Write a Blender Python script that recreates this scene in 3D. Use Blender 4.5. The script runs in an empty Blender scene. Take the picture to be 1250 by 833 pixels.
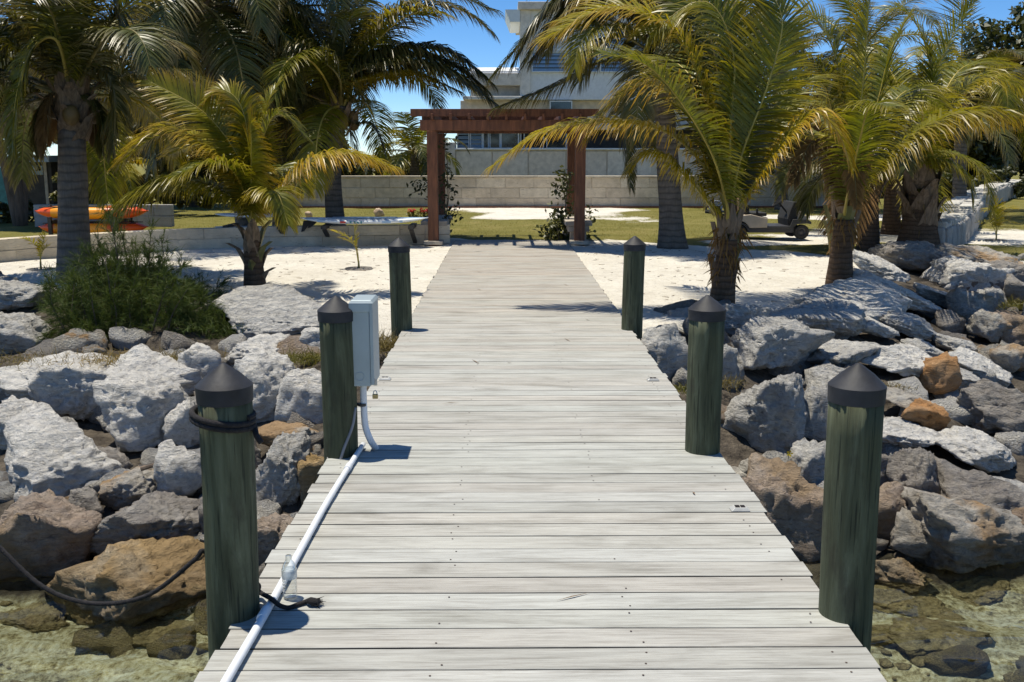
import bpy, bmesh, math, random
import numpy as np
from mathutils import Vector, Matrix

S = bpy.context.scene
COL = S.collection
R = math.radians

# ------------------------------------------------------------------ camera
CAMX, CAMH = -0.12, 1.62
PITCH, YAW, F = R(10.56), R(0.424), 1215.0
cam_d = bpy.data.cameras.new('camera'); cam = bpy.data.objects.new('camera', cam_d); COL.objects.link(cam)
cam.location = (CAMX, 0, CAMH)
cam.rotation_euler = (R(90) - PITCH, 0, -YAW)
cam_d.sensor_width = 36; cam_d.lens = 36 * F / 1250
cam_d.clip_start = 0.05; cam_d.clip_end = 5000
S.camera = cam

# ------------------------------------------------------------------ light
SUN_TX, SUN_TY = 0.21, -0.085             # shadow offset per metre of height
sun_dir = Vector((-SUN_TX, -SUN_TY, 1)).normalized()      # towards the sun
ELEV = math.asin(sun_dir.z)
AZ = math.atan2(sun_dir.x, sun_dir.y)     # from +Y clockwise
W = bpy.data.worlds.new('World'); S.world = W; W.use_nodes = True
wn = W.node_tree.nodes; wl = W.node_tree.links
wn.clear()
wo = wn.new('ShaderNodeOutputWorld'); bg = wn.new('ShaderNodeBackground')
sky = wn.new('ShaderNodeTexSky'); sky.sky_type = 'NISHITA'; sky.sun_disc = False
sky.sun_elevation = ELEV; sky.sun_rotation = AZ
sky.altitude = 2500; sky.air_density = 0.8; sky.dust_density = 0.0; sky.ozone_density = 4.0
hs = wn.new('ShaderNodeHueSaturation'); hs.inputs['Saturation'].default_value = 1.22; hs.inputs['Value'].default_value = 0.92
wl.new(sky.outputs[0], hs.inputs['Color'])
# thin cloud wisps all over the sky dome
tc = wn.new('ShaderNodeTexCoord'); mp = wn.new('ShaderNodeMapping'); mp.inputs['Scale'].default_value = (3, 3, 9); mp.inputs['Location'].default_value = (0.62, 0.1, 0.3)
nz = wn.new('ShaderNodeTexNoise'); nz.inputs['Scale'].default_value = 1.6; nz.inputs['Detail'].default_value = 6
rp = wn.new('ShaderNodeValToRGB'); rp.color_ramp.elements[0].position = 0.56; rp.color_ramp.elements[1].position = 0.78
rp.color_ramp.elements[0].color = (0, 0, 0, 1); rp.color_ramp.elements[1].color = (0.5, 0.5, 0.5, 1)
mxw = wn.new('ShaderNodeMixRGB'); mxw.inputs['Color2'].default_value = (7.5, 8, 8.5, 1)
wl.new(tc.outputs['Generated'], mp.inputs[0]); wl.new(mp.outputs[0], nz.inputs['Vector']); wl.new(nz.outputs['Fac'], rp.inputs[0])
wl.new(rp.outputs[0], mxw.inputs['Fac']); wl.new(hs.outputs[0], mxw.inputs['Color1'])
wl.new(mxw.outputs[0], bg.inputs['Color']); bg.inputs['Strength'].default_value = 0.145
wl.new(bg.outputs[0], wo.inputs[0])
sun_d = bpy.data.lights.new('sun', 'SUN'); sun = bpy.data.objects.new('sun', sun_d); COL.objects.link(sun)
sun_d.energy = 4.8; sun_d.angle = R(0.53); sun_d.color = (1.0, 0.93, 0.79)
sun.rotation_euler = sun_dir.to_track_quat('Z', 'Y').to_euler()
sun.location = (-10, 10, 40)
S.view_settings.view_transform = 'Standard'; S.view_settings.look = 'None'
S.view_settings.exposure = 0.22; S.view_settings.gamma = 1.0

# ------------------------------------------------------------------ measuring helpers
cy, sy_ = math.cos(YAW), math.sin(YAW)
_f = np.array([sy_ * math.cos(PITCH), cy * math.cos(PITCH), -math.sin(PITCH)])
_r = np.array([cy, -sy_, 0]); _u = np.cross(_r, _f)
CAM = np.array([CAMX, 0, CAMH])
def ray(px, py): return _f + (px - 625) / F * _r - (py - 416.5) / F * _u
def P(px, py, d):                       # the point seen there at distance d along +Y
    v = ray(px, py); return CAM + v * (d / v[1])
def gz(px, py, z=0.0):                  # the point seen there at height z
    v = ray(px, py); return CAM + v * ((z - CAMH) / v[2])
def dist(p): return float(np.dot(np.array(p) - CAM, _f))

# ------------------------------------------------------------------ noise (numpy)
_rng = np.random.default_rng(7)
_perm = _rng.permutation(256); _perm = np.concatenate([_perm, _perm, _perm])
_val = _rng.uniform(-1, 1, 256)
def vnoise(p):
    p = np.asarray(p, float); i = np.floor(p).astype(int); f = p - i; u = f * f * (3 - 2 * f); i &= 255
    def h(a, b, c): return _val[_perm[_perm[_perm[(i[..., 0] + a) & 255] + ((i[..., 1] + b) & 255)] + ((i[..., 2] + c) & 255)]]
    x, y, z = u[..., 0], u[..., 1], u[..., 2]
    def l(a, b, t): return a + (b - a) * t
    return l(l(l(h(0,0,0), h(1,0,0), x), l(h(0,1,0), h(1,1,0), x), y), l(l(h(0,0,1), h(1,0,1), x), l(h(0,1,1), h(1,1,1), x), y), z)
def fbm(p, o=4):
    s = 0; a = 1; p = np.asarray(p, float)
    for k in range(o): s = s + a * vnoise(p + 17.3 * k); p = p * 2.03; a *= 0.5
    return s
def nrm(v): v = np.asarray(v, float); return v / (np.linalg.norm(v, axis=-1, keepdims=True) + 1e-12)

# ------------------------------------------------------------------ materials
def mat(name):
    m = bpy.data.materials.new(name); m.use_nodes = True; nt = m.node_tree
    b = nt.nodes['Principled BSDF']; return m, nt, b
def N(nt, t, **kw):
    n = nt.nodes.new(t)
    for k, v in kw.items():
        if k in n.inputs.keys() if hasattr(n.inputs, 'keys') else False: n.inputs[k].default_value = v
        else: setattr(n, k, v)
    return n
def ramp(nt, src, stops):
    r = nt.nodes.new('ShaderNodeValToRGB'); e = r.color_ramp.elements
    while len(e) < len(stops): e.new(0.5)
    for k, (p, c) in enumerate(stops): e[k].position = p; e[k].color = (*c, 1) if len(c) == 3 else c
    nt.links.new(src, r.inputs[0]); return r.outputs[0]
def G(v): return (v, v, v)
def coord(nt, scale=(1, 1, 1), kind='Object', rnd=False):
    t = nt.nodes.new('ShaderNodeTexCoord'); m = nt.nodes.new('ShaderNodeMapping'); m.inputs['Scale'].default_value = scale
    if kind == 'World':
        g = nt.nodes.new('ShaderNodeNewGeometry'); nt.links.new(g.outputs['Position'], m.inputs[0])
    else: nt.links.new(t.outputs[kind], m.inputs[0])
    if rnd:
        o = nt.nodes.new('ShaderNodeObjectInfo'); mu = nt.nodes.new('ShaderNodeMath'); mu.operation = 'MULTIPLY'; mu.inputs[1].default_value = 90
        nt.links.new(o.outputs['Random'], mu.inputs[0]); nt.links.new(mu.outputs[0], m.inputs['Location'])
    return m.outputs[0]
def noise(nt, vec, scale, detail=5, rough=0.55, dist_=0.0):
    n = nt.nodes.new('ShaderNodeTexNoise'); n.inputs['Scale'].default_value = scale; n.inputs['Detail'].default_value = detail
    n.inputs['Roughness'].default_value = rough; n.inputs['Distortion'].default_value = dist_
    nt.links.new(vec, n.inputs['Vector']); return n.outputs['Fac']
def mixc(nt, fac, a, b, mode='MIX'):
    m = nt.nodes.new('ShaderNodeMixRGB'); m.blend_type = mode
    for i, v in ((0, fac), (1, a), (2, b)):
        if isinstance(v, (int, float)): m.inputs[i].default_value = v if i == 0 else (v, v, v, 1)
        elif isinstance(v, tuple): m.inputs[i].default_value = (*v, 1)
        else: nt.links.new(v, m.inputs[i])
    return m.outputs[0]
def bump(nt, b, h, strength=0.5, dist_=0.02):
    n = nt.nodes.new('ShaderNodeBump'); n.inputs['Strength'].default_value = strength; n.inputs['Distance'].default_value = dist_
    nt.links.new(h, n.inputs['Height']); nt.links.new(n.outputs[0], b.inputs['Normal'])
def simple(name, c, rough=0.6, metal=0.0, var=0.25, scale=8, bumps=0.15, spec=0.5, sc=(1, 1, 1), bd=0.01):
    m, nt, b = mat(name); v = coord(nt, sc, rnd=True); n = noise(nt, v, scale, 6)
    col = ramp(nt, n, [(0.3, tuple(x * (1 - var) for x in c)), (0.7, tuple(min(1, x * (1 + var)) for x in c))])
    nt.links.new(col, b.inputs['Base Color']); b.inputs['Roughness'].default_value = rough; b.inputs['Metallic'].default_value = metal
    b.inputs['Specular IOR Level'].default_value = spec
    if bumps: bump(nt, b, noise(nt, v, scale * 4, 4), bumps, bd)
    return m

def rock_mat(name, pale, mid, dark, rust=None, rust_lo=0.6, pits=1.0):
    m, nt, b = mat(name); v = coord(nt, rnd=True)
    big = noise(nt, v, 2.2, 6, 0.62); fine = noise(nt, v, 24, 8, 0.75)
    vs = coord(nt, (1, 1, 3.2), rnd=True); strat = noise(nt, vs, 9, 7, 0.72, 0.8)
    c = ramp(nt, big, [(0.28, mid), (0.62, pale)])
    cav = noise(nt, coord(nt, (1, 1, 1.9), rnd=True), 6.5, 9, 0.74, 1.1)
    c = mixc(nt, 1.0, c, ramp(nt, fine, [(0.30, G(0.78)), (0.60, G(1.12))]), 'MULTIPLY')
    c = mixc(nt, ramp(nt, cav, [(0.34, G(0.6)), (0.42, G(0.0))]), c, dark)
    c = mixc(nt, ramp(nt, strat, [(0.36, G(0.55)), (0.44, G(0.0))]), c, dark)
    if rust:
        rn = noise(nt, v, 1.7, 4, 0.5); c = mixc(nt, ramp(nt, rn, [(rust_lo - 0.1, G(0.0)), (rust_lo, G(0.85))]), c, rust)
    # tide stain: brown algae film on what the water reaches
    g = nt.nodes.new('ShaderNodeNewGeometry'); sx = nt.nodes.new('ShaderNodeSeparateXYZ'); nt.links.new(g.outputs['Position'], sx.inputs[0])
    ad = nt.nodes.new('ShaderNodeMath'); ad.operation = 'MULTIPLY_ADD'; nt.links.new(big, ad.inputs[0]); ad.inputs[1].default_value = 0.55
    nt.links.new(sx.outputs[2], ad.inputs[2])
    mr = nt.nodes.new('ShaderNodeMapRange'); nt.links.new(ad.outputs[0], mr.inputs[0]); mr.inputs[1].default_value = -0.62; mr.inputs[2].default_value = -0.92; mr.inputs[3].default_value = 0; mr.inputs[4].default_value = 0.62
    c = mixc(nt, mr.outputs[0], c, ramp(nt, fine, [(0.35, (0.055, 0.038, 0.024)), (0.65, (0.20, 0.145, 0.085))]))
    m2 = nt.nodes.new('ShaderNodeMapRange'); nt.links.new(ad.outputs[0], m2.inputs[0]); m2.inputs[1].default_value = -0.96; m2.inputs[2].default_value = -1.10; m2.inputs[3].default_value = 0; m2.inputs[4].default_value = 0.85
    c = mixc(nt, m2.outputs[0], c, ramp(nt, fine, [(0.38, (0.20, 0.16, 0.075)), (0.62, (0.52, 0.43, 0.23))]))
    nt.links.new(c, b.inputs['Base Color']); b.inputs['Roughness'].default_value = 0.92; b.inputs['Specular IOR Level'].default_value = 0.2
    vo = nt.nodes.new('ShaderNodeTexVoronoi'); vo.inputs['Scale'].default_value = 11; nt.links.new(v, vo.inputs['Vector'])
    h = mixc(nt, 0.5, mixc(nt, 0.6, fine, cav), strat); h = mixc(nt, 0.25, h, vo.outputs['Distance']); bump(nt, b, h, 1.0, 0.20 * pits)
    return m
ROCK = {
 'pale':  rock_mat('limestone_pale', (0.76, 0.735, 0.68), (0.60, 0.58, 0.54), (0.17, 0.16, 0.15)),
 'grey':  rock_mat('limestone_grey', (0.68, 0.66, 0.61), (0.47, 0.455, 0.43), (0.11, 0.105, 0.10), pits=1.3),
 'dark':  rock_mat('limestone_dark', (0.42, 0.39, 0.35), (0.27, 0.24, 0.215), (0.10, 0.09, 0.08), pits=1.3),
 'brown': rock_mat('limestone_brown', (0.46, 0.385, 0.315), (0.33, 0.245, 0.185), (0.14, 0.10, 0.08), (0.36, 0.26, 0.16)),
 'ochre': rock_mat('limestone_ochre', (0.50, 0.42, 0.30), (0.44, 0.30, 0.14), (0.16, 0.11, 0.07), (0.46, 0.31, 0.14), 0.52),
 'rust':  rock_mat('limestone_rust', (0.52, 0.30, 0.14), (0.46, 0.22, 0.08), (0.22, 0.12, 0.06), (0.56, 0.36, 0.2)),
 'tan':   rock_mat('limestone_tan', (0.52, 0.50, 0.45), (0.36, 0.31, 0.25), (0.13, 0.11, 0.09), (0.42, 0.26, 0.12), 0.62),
}

def wood_plank_mat():
    m, nt, b = mat('weathered_deck_wood')
    v = coord(nt, (1.2, 30, 30), rnd=True); g1 = noise(nt, v, 2.0, 7, 0.62, 0.4)
    v2 = coord(nt, (3.5, 130, 130), rnd=True); g2 = noise(nt, v2, 2.0, 5, 0.7)
    v3 = coord(nt, (1.0, 3, 3), rnd=True); big = noise(nt, v3, 2.2, 4)
    o = nt.nodes.new('ShaderNodeObjectInfo')
    c = ramp(nt, g1, [(0.24, (0.25, 0.248, 0.235)), (0.46, (0.405, 0.41, 0.395)), (0.76, (0.51, 0.52, 0.505))])
    c = mixc(nt, ramp(nt, g2, [(0.36, G(0.6)), (0.48, G(0))]), c, (0.24, 0.22, 0.20))
    wear = noise(nt, coord(nt, (1.1, 4.5, 4.5), 'World'), 1.6, 7, 0.65, 0.5)
    c = mixc(nt, 1.0, c, ramp(nt, wear, [(0.30, (0.70, 0.69, 0.67)), (0.50, (0.98, 0.98, 0.98)), (0.72, (1.10, 1.10, 1.09))]), 'MULTIPLY')
    tint = ramp(nt, o.outputs['Random'], [(0.0, (0.86, 0.81, 0.75)), (0.25, (1.0, 1.0, 0.97)), (0.5, (0.94, 0.95, 0.90)), (0.75, (1.0, 0.95, 0.88)), (1.0, (0.78, 0.79, 0.76))])
    c = mixc(nt, 0.85, c, tint, 'MULTIPLY')
    # towards the beach end sand and feet have worn the boards browner
    gp = nt.nodes.new('ShaderNodeNewGeometry'); sx = nt.nodes.new('ShaderNodeSeparateXYZ'); nt.links.new(gp.outputs['Position'], sx.inputs[0])
    mr = nt.nodes.new('ShaderNodeMapRange'); nt.links.new(sx.outputs[1], mr.inputs[0]); mr.inputs[1].default_value = 7; mr.inputs[2].default_value = 15; mr.inputs[3].default_value = 0.05; mr.inputs[4].default_value = 0.8
    mu = nt.nodes.new('ShaderNodeMath'); mu.operation = 'MULTIPLY'; nt.links.new(mr.outputs[0], mu.inputs[0]); nt.links.new(ramp(nt, big, [(0.3, G(0.35)), (0.7, G(1))]), mu.inputs[1])
    c = mixc(nt, mu.outputs[0], c, (0.93, 0.80, 0.71), 'MULTIPLY')
    nt.links.new(c, b.inputs['Base Color']); b.inputs['Roughness'].default_value = 0.8; b.inputs['Specular IOR Level'].default_value = 0.25
    bump(nt, b, mixc(nt, 0.5, g1, g2), 0.7, 0.004)
    return m
M = {}
M['plank'] = wood_plank_mat()
M['edge'] = simple('plank_edge_gap_shade', (0.085, 0.070, 0.055), 0.9, var=0.5, sc=(1.5, 20, 20), scale=3)  # board sides coloured dark: gap shade painted in so plank lines read crisply
M['joist'] = simple('joist_wood', (0.20, 0.18, 0.15), 0.85, sc=(20, 1, 20), scale=3)
M['screw'] = simple('rusty_screw', (0.10, 0.07, 0.055), 0.6, 0.4)

def post_mat():
    m, nt, b = mat('green_treated_timber')
    v = coord(nt, (9, 9, 0.9), rnd=True); n1 = noise(nt, v, 2.0, 7, 0.65, 0.6)
    v2 = coord(nt, (60, 60, 2.0), rnd=True); n2 = noise(nt, v2, 1.5, 4, 0.6)
    c = ramp(nt, n1, [(0.25, (0.042, 0.046, 0.028)), (0.5, (0.084, 0.092, 0.056)), (0.66, (0.130, 0.142, 0.090)), (0.82, (0.27, 0.28, 0.21))])
    c = mixc(nt, ramp(nt, n2, [(0.35, G(0.7)), (0.43, G(0))]), c, (0.018, 0.019, 0.014))
    kn = noise(nt, coord(nt, (5, 5, 2.2), rnd=True), 2.0, 5, 0.6); c = mixc(nt, ramp(nt, kn, [(0.56, G(0)), (0.66, G(0.55))]), c, (0.055, 0.050, 0.035))
    nt.links.new(c, b.inputs['Base Color']); b.inputs['Roughness'].default_value = 0.8
    b.inputs['Specular IOR Level'].default_value = 0.12
    bump(nt, b, mixc(nt, 0.5, n1, n2), 0.9, 0.010); return m
M['post'] = post_mat()
M['cap'] = simple('black_plastic_cap', (0.026, 0.027, 0.031), 0.6, var=0.5, scale=9, bumps=0.12, spec=0.3)
M['rope'] = simple('black_rope', (0.016, 0.014, 0.015), 0.9, var=0.5, scale=60, bumps=0.6)
M['pvc'] = simple('white_pvc', (0.72, 0.74, 0.76), 0.4, var=0.06, scale=6, bumps=0.03)
M['box'] = simple('grey_painted_steel', (0.34, 0.40, 0.42), 0.45, 0.15, var=0.07, scale=5, bumps=0.03)
M['darkmetal'] = simple('dark_metal', (0.05, 0.05, 0.05), 0.5, 0.3)
M['steel'] = simple('steel', (0.45, 0.45, 0.45), 0.35, 0.9, var=0.1)
M['brass'] = simple('brass', (0.42, 0.33, 0.16), 0.4, 0.8)
M['cable'] = simple('grey_cable', (0.22, 0.22, 0.23), 0.6, var=0.1)
M['redwood'] = simple('redwood_stain', (0.165, 0.060, 0.025), 0.62, var=0.45, scale=2.5, sc=(8, 8, 1.2), bumps=0.3)
M['stone'] = simple('bench_stone', (0.42, 0.37, 0.30), 0.9, var=0.25, scale=10, bumps=0.5)
def wallblock_mat(name, c, k=1.0):
    m, nt, b = mat(name); v = coord(nt, rnd=True); w = coord(nt, (1, 1, 1), 'World')
    n1 = noise(nt, v, 5, 6); vh = coord(nt, (1, 1, 5), rnd=True); pit = noise(nt, vh, 9, 5, 0.7); st = noise(nt, w, 0.9, 6, 0.65)
    o = nt.nodes.new('ShaderNodeObjectInfo')
    cc = ramp(nt, n1, [(0.3, tuple(x * 0.82 for x in c)), (0.7, tuple(x * 1.12 for x in c))])
    cc = mixc(nt, 1.0, cc, ramp(nt, o.outputs['Random'], [(0, (0.86, 0.86, 0.86)), (0.5, (1.0, 0.98, 0.95)), (1, (1.05, 1.08, 1.1))]), 'MULTIPLY')
    cc = mixc(nt, ramp(nt, pit, [(0.30, G(0.8 * k)), (0.40, G(0))]), cc, (0.10, 0.08, 0.06))
    cc = mixc(nt, ramp(nt, st, [(0.5, G(0)), (0.7, G(0.45 * k))]), cc, tuple(x * 0.5 for x in c))
    nt.links.new(cc, b.inputs['Base Color']); b.inputs['Roughness'].default_value = 0.92; b.inputs['Specular IOR Level'].default_value = 0.2
    bump(nt, b, pit, 0.6, 0.02); return m
M['block'] = wallblock_mat('travertine_block', (0.60, 0.52, 0.40))
M['house'] = wallblock_mat('house_render', (0.68, 0.62, 0.53), 0.25)
M['houselight'] = simple('house_pale_panel', (0.66, 0.68, 0.67), 0.8, var=0.08)
M['white'] = simple('white_paint', (0.8, 0.8, 0.78), 0.5, var=0.05, bumps=0.02)
M['frame'] = simple('white_frame', (0.62, 0.66, 0.66), 0.5, var=0.05, bumps=0)
M['louvre'] = simple('louvre_glass', (0.22, 0.32, 0.42), 0.12, var=0.1, bumps=0, spec=0.9)
M['darkglass'] = simple('dark_glass', (0.02, 0.024, 0.028), 0.06, var=0.1, bumps=0, spec=0.8)
M['seawall'] = wallblock_mat('seawall_stone', (0.42, 0.40, 0.37), 1.0)
M['seacap'] = wallblock_mat('seawall_cap_stone', (0.55, 0.53, 0.48), 0.9)
M['kay_o'] = simple('kayak_orange', (0.80, 0.10, 0.012), 0.35, var=0.1, scale=3, bumps=0.03)
M['kay_y'] = simple('kayak_yellow', (0.88, 0.33, 0.015), 0.35, var=0.1, scale=3, bumps=0.03)
M['black'] = simple('black_rubber', (0.02, 0.02, 0.02), 0.8)
M['board'] = simple('board_white', (0.74, 0.77, 0.78), 0.25, var=0.05, bumps=0)
M['boardblue'] = simple('board_blue', (0.30, 0.45, 0.62), 0.3, var=0.1, bumps=0)
M['teal'] = simple('board_teal', (0.03, 0.22, 0.25), 0.3, bumps=0)
M['red'] = simple('red_print', (0.55, 0.05, 0.03), 0.4, bumps=0)
M['cartbeige'] = simple('cart_beige', (0.52, 0.43, 0.33), 0.4, var=0.1, bumps=0.02)
M['cartgrey'] = simple('cart_grey_plastic', (0.045, 0.045, 0.05), 0.5, var=0.2)
M['cooler'] = simple('blue_grey_plastic', (0.28, 0.36, 0.44), 0.4, var=0.1)
M['shell'] = simple('conch_shell', (0.58, 0.42, 0.28), 0.6, var=0.3, scale=12)
M['flower'] = simple('red_flower', (0.5, 0.03, 0.02), 0.6)
M['yflower'] = simple('yellow_flower', (0.75, 0.55, 0.02), 0.6)
M['shed'] = simple('shed_timber', (0.05, 0.045, 0.04), 0.8)
M['shedteal'] = simple('teal_wall', (0.06, 0.20, 0.22), 0.8)
M['tilefloor'] = simple('path_stone', (0.5, 0.46, 0.40), 0.9)
M['bark'] = simple('tree_bark', (0.12, 0.09, 0.065), 0.9, var=0.4, sc=(6, 6, 1), scale=3, bumps=0.6)
M['lens'] = simple('frosted_lens', (0.40, 0.40, 0.38), 0.3, bumps=0)
M['solar'] = simple('solar_cell', (0.03, 0.025, 0.03), 0.15, bumps=0)

def palm_trunk_mat(name, c, ring=9.0):
    m, nt, b = mat(name); v = coord(nt, rnd=False); n1 = noise(nt, v, 6, 5)
    wv = nt.nodes.new('ShaderNodeTexWave'); wv.wave_type = 'BANDS'; wv.bands_direction = 'Z'; wv.inputs['Scale'].default_value = ring / 6.28 * 2; wv.inputs['Distortion'].default_value = 2.5; wv.inputs['Detail'].default_value = 3; wv.inputs['Detail Scale'].default_value = 2
    nt.links.new(v, wv.inputs['Vector'])
    fib = noise(nt, coord(nt, (30, 30, 3)), 2, 5, 0.7)
    cc = ramp(nt, mixc(nt, 0.5, n1, fib), [(0.3, tuple(x * 0.55 for x in c)), (0.7, tuple(x * 1.3 for x in c))])
    cc = mixc(nt, ramp(nt, wv.outputs['Fac'], [(0.0, G(0.6)), (0.35, G(0))]), cc, tuple(x * 0.4 for x in c))
    nt.links.new(cc, b.inputs['Base Color']); b.inputs['Roughness'].default_value = 0.9; b.inputs['Specular IOR Level'].default_value = 0.2
    bump(nt, b, mixc(nt, 0.5, wv.outputs['Fac'], fib), 0.8, 0.03); return m
M['trunkgrey'] = palm_trunk_mat('palm_trunk_grey', (0.17, 0.145, 0.12))
M['trunkbrown'] = palm_trunk_mat('palm_trunk_brown', (0.13, 0.085, 0.055), 14)
M['sheath'] = simple('dry_leaf_base', (0.20, 0.14, 0.09), 0.9, var=0.5, scale=5, sc=(6, 6, 1), bumps=0.5)
M['sheathgreen'] = simple('green_leaf_base', (0.17, 0.15, 0.04), 0.6, var=0.4, scale=4, bumps=0.2)

def leaf_mat(name, lo, hi, tip, trans=0.42, rough=0.38, spec=0.5):
    m, nt, b = mat(name); o = nt.nodes.new('ShaderNodeObjectInfo'); a = nt.nodes.new('ShaderNodeAttribute'); a.attribute_name = 'lt'
    v = coord(nt, rnd=True); n = noise(nt, v, 2.3, 4, 0.6); nf = noise(nt, v, 25, 2)
    c = ramp(nt, mixc(nt, 0.35, n, nf), [(0.32, lo), (0.66, hi)])
    t = nt.nodes.new('ShaderNodeMath'); t.operation = 'POWER'; nt.links.new(a.outputs['Fac'], t.inputs[0]); t.inputs[1].default_value = 2.2
    c = mixc(nt, t.outputs[0], c, tip)
    c = mixc(nt, 1.0, c, ramp(nt, o.outputs['Random'], [(0, (0.75, 0.78, 0.8)), (0.5, (1, 1, 1)), (1, (1.3, 1.15, 0.9))]), 'MULTIPLY')
    nt.links.new(c, b.inputs['Base Color']); b.inputs['Roughness'].default_value = rough; b.inputs['Specular IOR Level'].default_value = spec
    tr = nt.nodes.new('ShaderNodeBsdfTranslucent'); nt.links.new(mixc(nt, 1.0, c, (1.3, 1.25, 0.6), 'MULTIPLY'), tr.inputs[0])
    mx = nt.nodes.new('ShaderNodeMixShader'); mx.inputs[0].default_value = trans
    nt.links.new(b.outputs[0], mx.inputs[1]); nt.links.new(tr.outputs[0], mx.inputs[2])
    nt.links.new(mx.outputs[0], nt.nodes['Material Output'].inputs[0]); return m
LEAF = {
 'green':  leaf_mat('palm_leaf_green', (0.066, 0.088, 0.008), (0.235, 0.24, 0.016), (0.34, 0.26, 0.02)),
 'yellow': leaf_mat('palm_leaf_yellow', (0.17, 0.17, 0.009), (0.40, 0.35, 0.018), (0.40, 0.23, 0.02)),
 'dark':   leaf_mat('palm_leaf_dark', (0.030, 0.044, 0.010), (0.105, 0.118, 0.022), (0.18, 0.14, 0.05), 0.28),
 'dead':   leaf_mat('palm_leaf_dead', (0.09, 0.055, 0.025), (0.22, 0.14, 0.06), (0.26, 0.17, 0.09), 0.3, 0.8, 0.1),
 'bush':   leaf_mat('casuarina_needle', (0.038, 0.065, 0.015), (0.09, 0.125, 0.028), (0.14, 0.16, 0.045), 0.25, 0.6, 0.2),
 'broad':  leaf_mat('broad_leaf_dark', (0.028, 0.040, 0.012), (0.075, 0.085, 0.02), (0.10, 0.09, 0.02), 0.25, 0.45),
 'shrub':  leaf_mat('shrub_leaf', (0.09, 0.10, 0.015), (0.20, 0.19, 0.03), (0.24, 0.18, 0.03), 0.3, 0.5),
 'dry':    leaf_mat('dry_grass', (0.16, 0.12, 0.05), (0.30, 0.24, 0.10), (0.36, 0.28, 0.14), 0.25, 0.8, 0.1),
 'lawn':   leaf_mat('lawn_blade', (0.13, 0.135, 0.025), (0.25, 0.225, 0.05), (0.32, 0.26, 0.09), 0.25, 0.8, 0.1),
}
M['rachis'] = simple('frond_midrib', (0.42, 0.32, 0.06), 0.45, var=0.3, scale=3, bumps=0)
M['rachisdark'] = simple('frond_midrib_dark', (0.17, 0.14, 0.04), 0.5, var=0.3, scale=3, bumps=0)
M['coconut'] = simple('coconut', (0.16, 0.10, 0.03), 0.6, var=0.4, scale=4)

# ------------------------------------------------------------------ building helpers
def tag(o, label=None, cat=None, group=None, kind=None):
    if label: o['label'] = label
    if cat: o['category'] = cat
    if group: o['group'] = group
    if kind: o['kind'] = kind
    return o
class Thing:
    def __init__(s, name, loc, label, cat, group=None):
        s.o = bpy.data.objects.new(name, None); COL.objects.link(s.o); s.o.empty_display_size = 0.2
        s.loc = np.array(loc, float); s.o.location = s.loc; tag(s.o, label, cat, group)
def link_mesh(name, V, Fc, mats, par=None, smooth=False, fm=None, attr=None, origin=None, bevel=0):
    """one mesh object; V in world coordinates. par: Thing, or (Thing, parent object) for a sub-part"""
    V = np.asarray(V, float).reshape(-1, 3)
    th, po = (par if isinstance(par, tuple) else (par, par.o if par else None))
    org = th.loc if th is not None else (np.array(origin, float) if origin is not None else np.zeros(3))
    me = bpy.data.meshes.new(name)
    if isinstance(Fc, np.ndarray):
        n, k = Fc.shape; me.vertices.add(len(V)); me.vertices.foreach_set('co', (V - org).ravel())
        me.loops.add(n * k); me.loops.foreach_set('vertex_index', Fc.ravel().astype(np.int32))
        me.polygons.add(n); me.polygons.foreach_set('loop_start', np.arange(0, n * k, k, dtype=np.int32))
        try: me.polygons.foreach_set('loop_total', np.full(n, k, dtype=np.int32))
        except Exception: pass
        me.update(calc_edges=True)
    else:
        me.from_pydata([tuple(v) for v in (V - org)], [], [tuple(f) for f in Fc])
    for m in (mats if isinstance(mats, (list, tuple)) else [mats]): me.materials.append(m)
    if fm is not None: me.polygons.foreach_set('material_index', np.asarray(fm, np.int32))
    if smooth: me.polygons.foreach_set('use_smooth', np.ones(len(me.polygons), bool))
    if attr is not None:
        for k, a in attr.items():
            at = me.attributes.new(k, 'FLOAT', 'POINT'); at.data.foreach_set('value', np.asarray(a, np.float32))
    me.validate(); me.update()
    o = bpy.data.objects.new(name, me); COL.objects.link(o)
    if po is not None: o.parent = po
    else: o.location = org
    if bevel:
        bv = o.modifiers.new('bevel', 'BEVEL'); bv.width = bevel; bv.segments = 2; bv.limit_method = 'ANGLE'
    return o
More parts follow.
